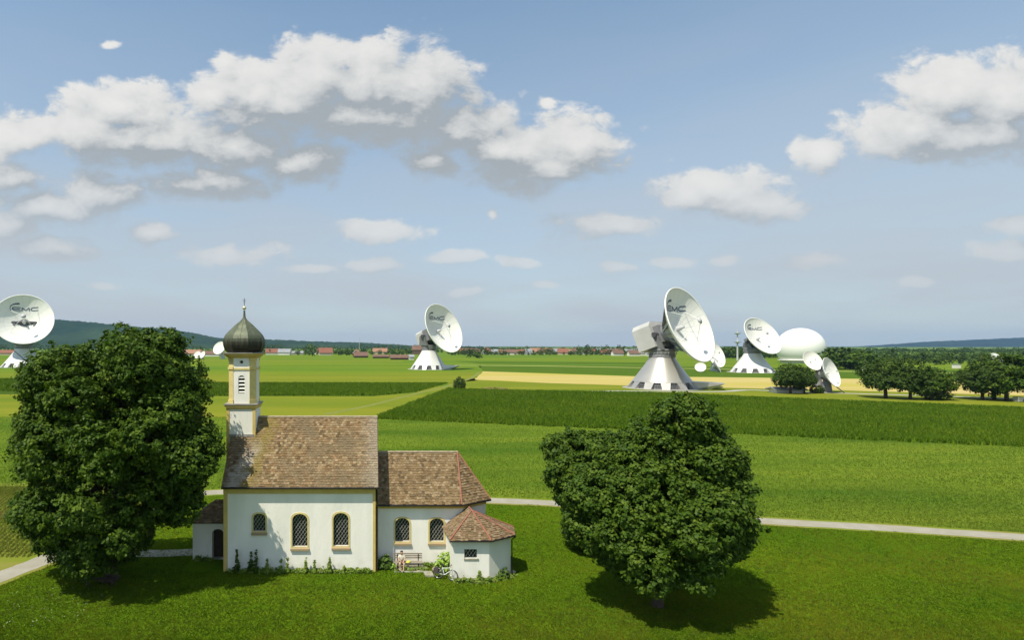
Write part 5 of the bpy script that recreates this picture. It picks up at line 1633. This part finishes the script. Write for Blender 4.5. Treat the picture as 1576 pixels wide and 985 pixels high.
k = MB(); k.hexa([gp(655,889),gp(668,889),gp(664,882),gp(651,882)]+[q+Vector((0,0,.12)) for q in (gp(655,889),gp(668,889),gp(664,882),gp(651,882))])
o = k.build('flat_stone', M_['stone']); tag(o, 'flat grey stone on the grass between bench and bicycle', 'stone')
# rounded stones near the wall
for px, py, lab in ((671,880,'rough pale boulder behind the bicycle'),(790,884,'small pale stone at the annexe corner by the downpipe')):
    p = gp(px, py); k = MB(); k.ball((p.x,p.y,.14), .26 if px < 700 else .16, 10, (1.1,.8,.75)); o = k.build('boulder', M_['stone']); tag(o, lab, 'stone')

# second bench under the linden
p = gp(155, 902)
b2 = thing('park_bench', (p.x,p.y,0), 'dim wooden bench in the deep shade under the linden tree', 'bench')
k = MB()
for z in (.62,.80):
    k = MB(); k.box((p.x-1.1,p.y+.2,z), (p.x+1.1,p.y+.235,z+.13)); k.build('back_slat', M_['bench_wood_shaded'], b2)
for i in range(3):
    k = MB(); k.box((p.x-1.1,p.y-.22+i*.14,.44), (p.x+1.1,p.y-.11+i*.14,.48)); k.build('seat_slat', M_['bench_wood_shaded'], b2)
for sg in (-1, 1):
    k = MB(); k.box((p.x+sg*.8-.04,p.y-.2,0), (p.x+sg*.8+.04,p.y-.12,.438)); k.box((p.x+sg*.8-.04,p.y+.15,0), (p.x+sg*.8+.04,p.y+.198,.93)); k.box((p.x+sg*.8-.04,p.y-.118,.36), (p.x+sg*.8+.04,p.y+.148,.438)); k.build('leg', M_['bench_wood_shaded'], b2)

# ------------------------------------------------------------ plants along the walls
def wall_bush(px, py, w, h, label, m, seed, n=60, ls=.13, dy=-.35, name='bush', base_y=None):
    Yb = base_y or gp(px, py).y
    X = (px-CX)*Yb/FPX
    root = thing(name, (X, Yb, 0), label, 'plant')
    lobes = [(0,0,h*.45,w*.5,w*.35,h*.45),(-w*.25,0,h*.3,w*.35,w*.3,h*.3),(w*.2,.0,h*.62,w*.3,w*.25,h*.38)]
    leaf_cloud('foliage', lobes, n, 14, w*.14, ls, m, root, seed, loc=(0,0,0))
    k = MB()
    for a in range(4): k.tube([(0,0,-.02),(math.cos(a*1.6)*w*.2,math.sin(a*1.6)*w*.15,h*.7)], [.015,.006], 5)
    k.v = [(x+X, y+Yb, z) for x, y, z in k.v]
    k.build('stem', M_['stem_green'], root)
    return root
wall_bush(684, 884, 1.05, 1.55, 'bright green climbing bush on the wall behind the bicycle', M_['leaf_bright'], 71, 110, .15, base_y=41.0)
wall_bush(592, 880, 1.0, 1.0, 'dark leafy plant in the corner between nave and chancel', M_['leaf_mid'], 72, 90, .14, base_y=41.75)
wall_bush(775, 885, .7, .75, 'small green plant at the foot of the annexe beside the downpipe', M_['leaf_mid'], 73, 60, .12, base_y=40.0)
wall_bush(604, 881, .5, .5, 'low yellow green weed at the left end of the bench', M_['leaf_bright'], 74, 30, .1, base_y=41.6)

def spire_plant(px, top_py, Yb, w, label, seed, m):
    X = (px-CX)*Yb/FPX
    h = HC-(top_py-HY)*Yb/FPX
    root = thing('hollyhock', (X, Yb, 0), label, 'plant', 'tall spired plants along the chapel wall')
    root['group'] = 'tall spired plants along the chapel wall'
    rg_ = np.random.RandomState(seed)
    k = MB(); k.tube([(X,Yb,-.02),(X+.02,Yb,h*.6),(X+.03,Yb,h)], [.016,.012,.005], 5); k.build('stem', M_['stem_green'], root)
    lobes = [(0,0,h*.16,w*.5,w*.4,h*.17),(0,0,h*.38,w*.34,w*.28,h*.22),(.01,0,h*.62,w*.16,w*.14,h*.22),(.02,0,h*.85,w*.07,w*.07,h*.15)]
    leaf_cloud('leaves', lobes, int(34+60*w), 10, .10, .12, m, root, seed, loc=(0,0,0), inner=.5)
SP = [(364,847,.75,'dark','broadest dark spired plant at the shaded left corner of the nave'),(386,851,.7,'dark','dark spired plant, left one of the close pair below the small window'),(394,848,.55,'dark','dark spired plant, right one of the close pair below the small window'),
      (411,861,.55,'g','green spired plant just right of the shaded wall corner'),(432,861,.22,'g','thin spire between the small window and the middle window'),(442.5,858,.25,'g','thin spire just left below the middle window'),
      (470.5,859,.35,'g','thin spired plant below the right side of the middle window'),(484,864,.25,'g','short thin spire between the two tall windows'),(507,857,.5,'g','fuller green spired plant left below the right window'),(529,872,.25,'g','very short sprout below the right window')]
for i, (px, ty, w, c, lab) in enumerate(SP):
    spire_plant(px, ty-2, 40.95, w*.72, lab, 80+i, M_['leaf_linden'] if c == 'dark' else M_['weed'])
spire_plant(738, 878, 39.3, .5, 'small spired plant in front of the annexe wall', 95, M_['weed'])

# low weeds along the foot of the walls
g_ = np.random.RandomState(9)
wl = []
segs = [((-9.9,41.1),(.35,41.05),190),((.5,42.2),(1.7,42.2),25),((4.0,42.2),(5.4,42.2),30),((5.7,39.35),(8.1,39.35),60),((8.2,39.4),(9.9,40.4),30),((-12.9,43.4),(-11.6,43.4),16),((1.8,41.3),(4.0,41.4),20)]
cs = []
for (x0, y0), (x1, y1), n in segs:
    t_ = g_.rand(n); cs.append(np.stack([x0+(x1-x0)*t_+g_.normal(size=n)*.05, y0+(y1-y0)*t_+g_.normal(size=n)*.08, np.full(n,.04)+g_.rand(n)**2*.20], 1))
cs = np.concatenate(cs); nl = 26
idx = np.repeat(np.arange(len(cs)), nl); p = cs[idx]+g_.normal(size=(len(idx),3))*np.array([.08,.07,.06]); p[:,2] = np.abs(p[:,2])
nrm = g_.normal(size=p.shape)+np.array([0,-.3,.8]); nrm /= np.linalg.norm(nrm,axis=1,keepdims=True)
t_ = np.cross(nrm, g_.normal(size=p.shape)); t_ /= np.linalg.norm(t_,axis=1,keepdims=True); b_ = np.cross(nrm,t_); s_ = .075*g_.uniform(.5,1.5,len(p))[:,None]
v = np.stack([p-t_*s_, p+b_*s_*.5, p+t_*s_, p-b_*s_*.5], 1).reshape(-1,3)
o = npmesh('wall_weeds', v, 4, M_['weed'], None, np.clip(g_.rand(len(cs))[idx]*.7+g_.rand(len(p))*.3,.001,1), None, 'stuff')
tag(o, 'low weeds growing along the foot of the chapel walls', 'weeds')

# ------------------------------------------------------------ grass and crop as real blades
g_ = np.random.RandomState(12)
def dist_road(x, y):
    d = np.full(len(x), 1e9)
    for i in range(len(ROAD)-1):
        a, b_ = ROAD[i], ROAD[i+1]
        ax, ay = a.x, a.y; dx, dy = b_.x-ax, b_.y-ay; L2 = dx*dx+dy*dy+1e-9
        t_ = np.clip(((x-ax)*dx+(y-ay)*dy)/L2, 0, 1)
        d = np.minimum(d, np.hypot(x-ax-t_*dx, y-ay-t_*dy))
    return d
def blades(name, x, y, h, w, m, label, kind_cat, nb=3, rbase=None, z0=.004):
    n = len(x); idx = np.repeat(np.arange(n), nb); N_ = len(idx)
    px_ = x[idx]+g_.normal(size=N_)*.03*(h/.1); py_ = y[idx]+g_.normal(size=N_)*.03*(h/.1)
    a = g_.rand(N_)*6.283; hh = h*g_.uniform(.5,1.3,N_); ww = w*g_.uniform(.6,1.3,N_)
    ln = hh*g_.uniform(.1,.75,N_); la = g_.rand(N_)*6.283
    v = np.stack([np.stack([px_-np.cos(a)*ww/2, py_-np.sin(a)*ww/2, np.full(N_,z0)],1), np.stack([px_+np.cos(a)*ww/2, py_+np.sin(a)*ww/2, np.full(N_,z0)],1),
                  np.stack([px_+np.cos(la)*ln, py_+np.sin(la)*ln, hh],1)], 1).reshape(-1,3)
    rnd = np.clip(g_.rand(N_)*.6+(rbase[idx] if rbase is not None else g_.rand(n)[idx])*.4, .001, 1)
    o = npmesh(name, v, 3, m, None, rnd, None, 'stuff'); tag(o, label, kind_cat)
# near lawn: density falls with distance
n = 330000
yy = 30.5+(g_.rand(n)**1.5)*32; xx = (g_.rand(n)*1.95-.66)*yy
keep = (dist_road(xx, yy) > 1.35) & ~((xx > -13.1) & (xx < .5) & (yy > 41.2) & (yy < 49.2)) & ~((xx > .3) & (xx < 8.8) & (yy > 42.4) & (yy < 48)) & ~((xx > 5.5) & (xx < 10) & (yy > 39.6+np.maximum(0, xx-8.05)*.6) & (yy < 43)) & ~((xx > 1.75) & (xx < 4.1) & (yy > 41.0) & (yy < 42.5))
# only on the mowed meadow (in front of the road)
rx = np.array([p.x for p in ROAD]); ry = np.array([p.y for p in ROAD]); od = np.argsort(rx)
keep &= yy < np.interp(xx, rx[od], ry[od])-.9
xx, yy = xx[keep], yy[keep]
blades('meadow_grass', xx, yy, .085, .030, M_['grass_blade'], 'short green mown grass of the meadow around the chapel', 'grass')
# taller tufts and weeds the mower has missed
n = 5200
yt = 31+g_.rand(n)**1.4*30; xt = (g_.rand(n)*1.95-.66)*yt
cl = np.sin(xt*.35+1.3*np.sin(yt*.4))*np.sin(yt*.5+.8*np.sin(xt*.23)); keep = (cl > -.1) & (dist_road(xt, yt) > 1.2) & (yt < np.interp(xt, rx[od], ry[od])-.8) & ~((xt > -13.3) & (xt < 10.4) & (yt > 39.2) & (yt < 49.4))
xt, yt = xt[keep], yt[keep]
mat('tuft_blade', (0,0,0), attr=((0.045,0.100,0.006),(0.075,0.135,0.008),(0.115,0.165,0.014),(0.21,0.20,0.05)), rough=.7, spec=.05, trans=.2)
xt = np.repeat(xt, 4)+g_.normal(size=len(xt)*4)*.12; yt = np.repeat(yt, 4)+g_.normal(size=len(yt)*4)*.12
blades('grass_tufts', xt, yt, .14, .035, MATS['tuft_blade'], 'scattered taller grass tufts and weeds in the meadow', 'grass', 5)
# daisies and clover heads at the near left
n = 130
fx = g_.normal(size=n)*2.2-19.5; fy = g_.rand(n)*6+33.0
p = np.stack([fx, fy, np.full(n,.09)],1); s_ = .016*g_.uniform(.6,1.4,n)[:,None]
v = np.stack([p+np.array([-1,0,0])*s_, p+np.array([0,-1,-.2])*s_, p+np.array([1,0,0])*s_, p+np.array([0,1,.2])*s_],1).reshape(-1,3)
mat('flower_white', (.7,.7,.62)); o = npmesh('meadow_flowers', v, 4, MATS['flower_white'], None, None, None, 'stuff'); tag(o, 'small white clover flowers in the near left grass', 'flowers')
# dark crop: rows of leafy plants
poly = [(q.x, q.y) for q in pxs((583,641),(690,598.5),(780,601.5),(1000,605),(1180,613),(1576,629),(1800,638),(1800,698),(1576,688),(1150,669),(583,645))]
def in_poly(poly, x, y):
    c = np.zeros(len(x), bool); j = len(poly)-1
    for i in range(len(poly)):
        x1, y1 = poly[i]; x2, y2 = poly[j]; j = i
        with np.errstate(divide='ignore', invalid='ignore'):
            c ^= ((y1 > y) != (y2 > y)) & (x < (x2-x1)*(y-y1)/(y2-y1)+x1)
    return c
n = 300000
yy = 82+(g_.rand(n)**1.35)*140; xx = (g_.rand(n)*1.42-.02)*yy
wob = np.sin(xx*1.3)*np.sin(xx*.37+1)*.8; keep = in_poly(poly, xx+g_.normal(size=n)*.35, yy+wob+g_.normal(size=n)*.35); xx, yy = xx[keep], yy[keep]
# snap to rows running along the field
ra = R(-8); c_, s2 = math.cos(ra), math.sin(ra)
u_ = xx*c_+yy*s2; w_ = -xx*s2+yy*c_; w_ = np.round(w_/.75)*.75+g_.normal(size=len(w_))*.06
xx = u_*c_-w_*s2; yy = u_*s2+w_*c_
rb = g_.rand(len(xx))*.5+.25+.25*np.sin(xx*.11+yy*.05)*np.sin(yy*.17)
blades('crop_rows', xx, yy, .62, .27, M_['crop_leaf'], 'dark green crop plants growing in rows across the field', 'crop', 3, rb, .016)
poly = [(q.x, q.y) for q in pxs((0,583),(280,589.5),(690,590),(640,603.5),(575,609.5),(280,609.5),(0,602))]
n = 130000
yy = 170+g_.rand(n)*110; xx = (g_.rand(n)*.85-.65)*yy
keep = in_poly(poly, xx, yy); xx, yy = xx[keep], yy[keep]; yy = np.round(yy/.75)*.75
blades('crop_rows_far', xx, yy, .62, .36, M_['crop_leaf'], 'dark green strip of crop on the left behind the tower', 'crop', 2, None, .016)
# taller meadow grass beyond the road
n = 260000
yy = 46+(g_.rand(n)**1.6)*85; xx = (g_.rand(n)*1.85-.70)*yy
keep = (dist_road(xx, yy) > 1.5) & (yy > np.interp(xx, rx[od], ry[od])+1.0) & ~((xx > -13.2) & (xx < 8.9) & (yy < 49.5)) & ~in_poly([(q.x, q.y) for q in pxs((583,641),(690,598.5),(1576,629),(1800,638),(1800,698),(1576,688),(1150,669),(583,645))], xx, yy) & ~((xx < -22) & (yy < 62))
xx, yy = xx[keep], yy[keep]
mat('hay_blade', (0,0,0), attr=((0.102,0.154,0.012),(0.128,0.176,0.016),(0.156,0.194,0.022),(0.190,0.212,0.035)), c2=(0.074,0.130,0.010), scale=.09, rough=0.7, spec=.15, trans=0.25, stretch=(.35,1.6,1))
blades('tall_grass', xx, yy, .17, .055, MATS['hay_blade'], 'taller pale green grass of the hay field beyond the road', 'grass', 2)
# rough stubble crop on the near left beyond the road
n = 60000
yy = 44+g_.rand(n)*22; xx = -22-g_.rand(n)*24
keep = (dist_road(xx, yy) > 1.5) & (yy > np.interp(xx, rx[od], ry[od])+1.0); xx, yy = xx[keep], yy[keep]
xx = np.round((xx+yy*.25)/.4)*.4-yy*.25+g_.normal(size=len(xx))*.05
mat('stubble_blade', (0,0,0), attr=((0.11,0.17,0.015),(0.16,0.19,0.025),(0.22,0.20,0.05),(0.14,0.19,0.02)), rough=0.8, spec=.1, trans=.15)
blades('young_crop', xx, yy, .16, .05, MATS['stubble_blade'], 'sparse yellow green young crop on brown soil at the left edge', 'crop', 3)

# ------------------------------------------------------------ haze
k = MB(); k.box((-8850,-260,-3), (8850,9460,205))
hz = k.build('haze', bpy.data.materials.new('haze_air')); tag(hz, 'thin pale summer haze over the whole plain', 'haze', kind='stuff')
hm = hz.data.materials[0]; hm.use_nodes = True; hm.node_tree.nodes.clear()
ho = hm.node_tree.nodes.new('ShaderNodeOutputMaterial'); hv = hm.node_tree.nodes.new('ShaderNodeVolumePrincipled')
hv.inputs['Color'].default_value = (0.36,0.64,1.0,1); hv.inputs['Density'].default_value = 0.000045; hv.inputs['Anisotropy'].default_value = 0.1
hm.node_tree.links.new(hv.outputs[0], ho.inputs['Volume'])
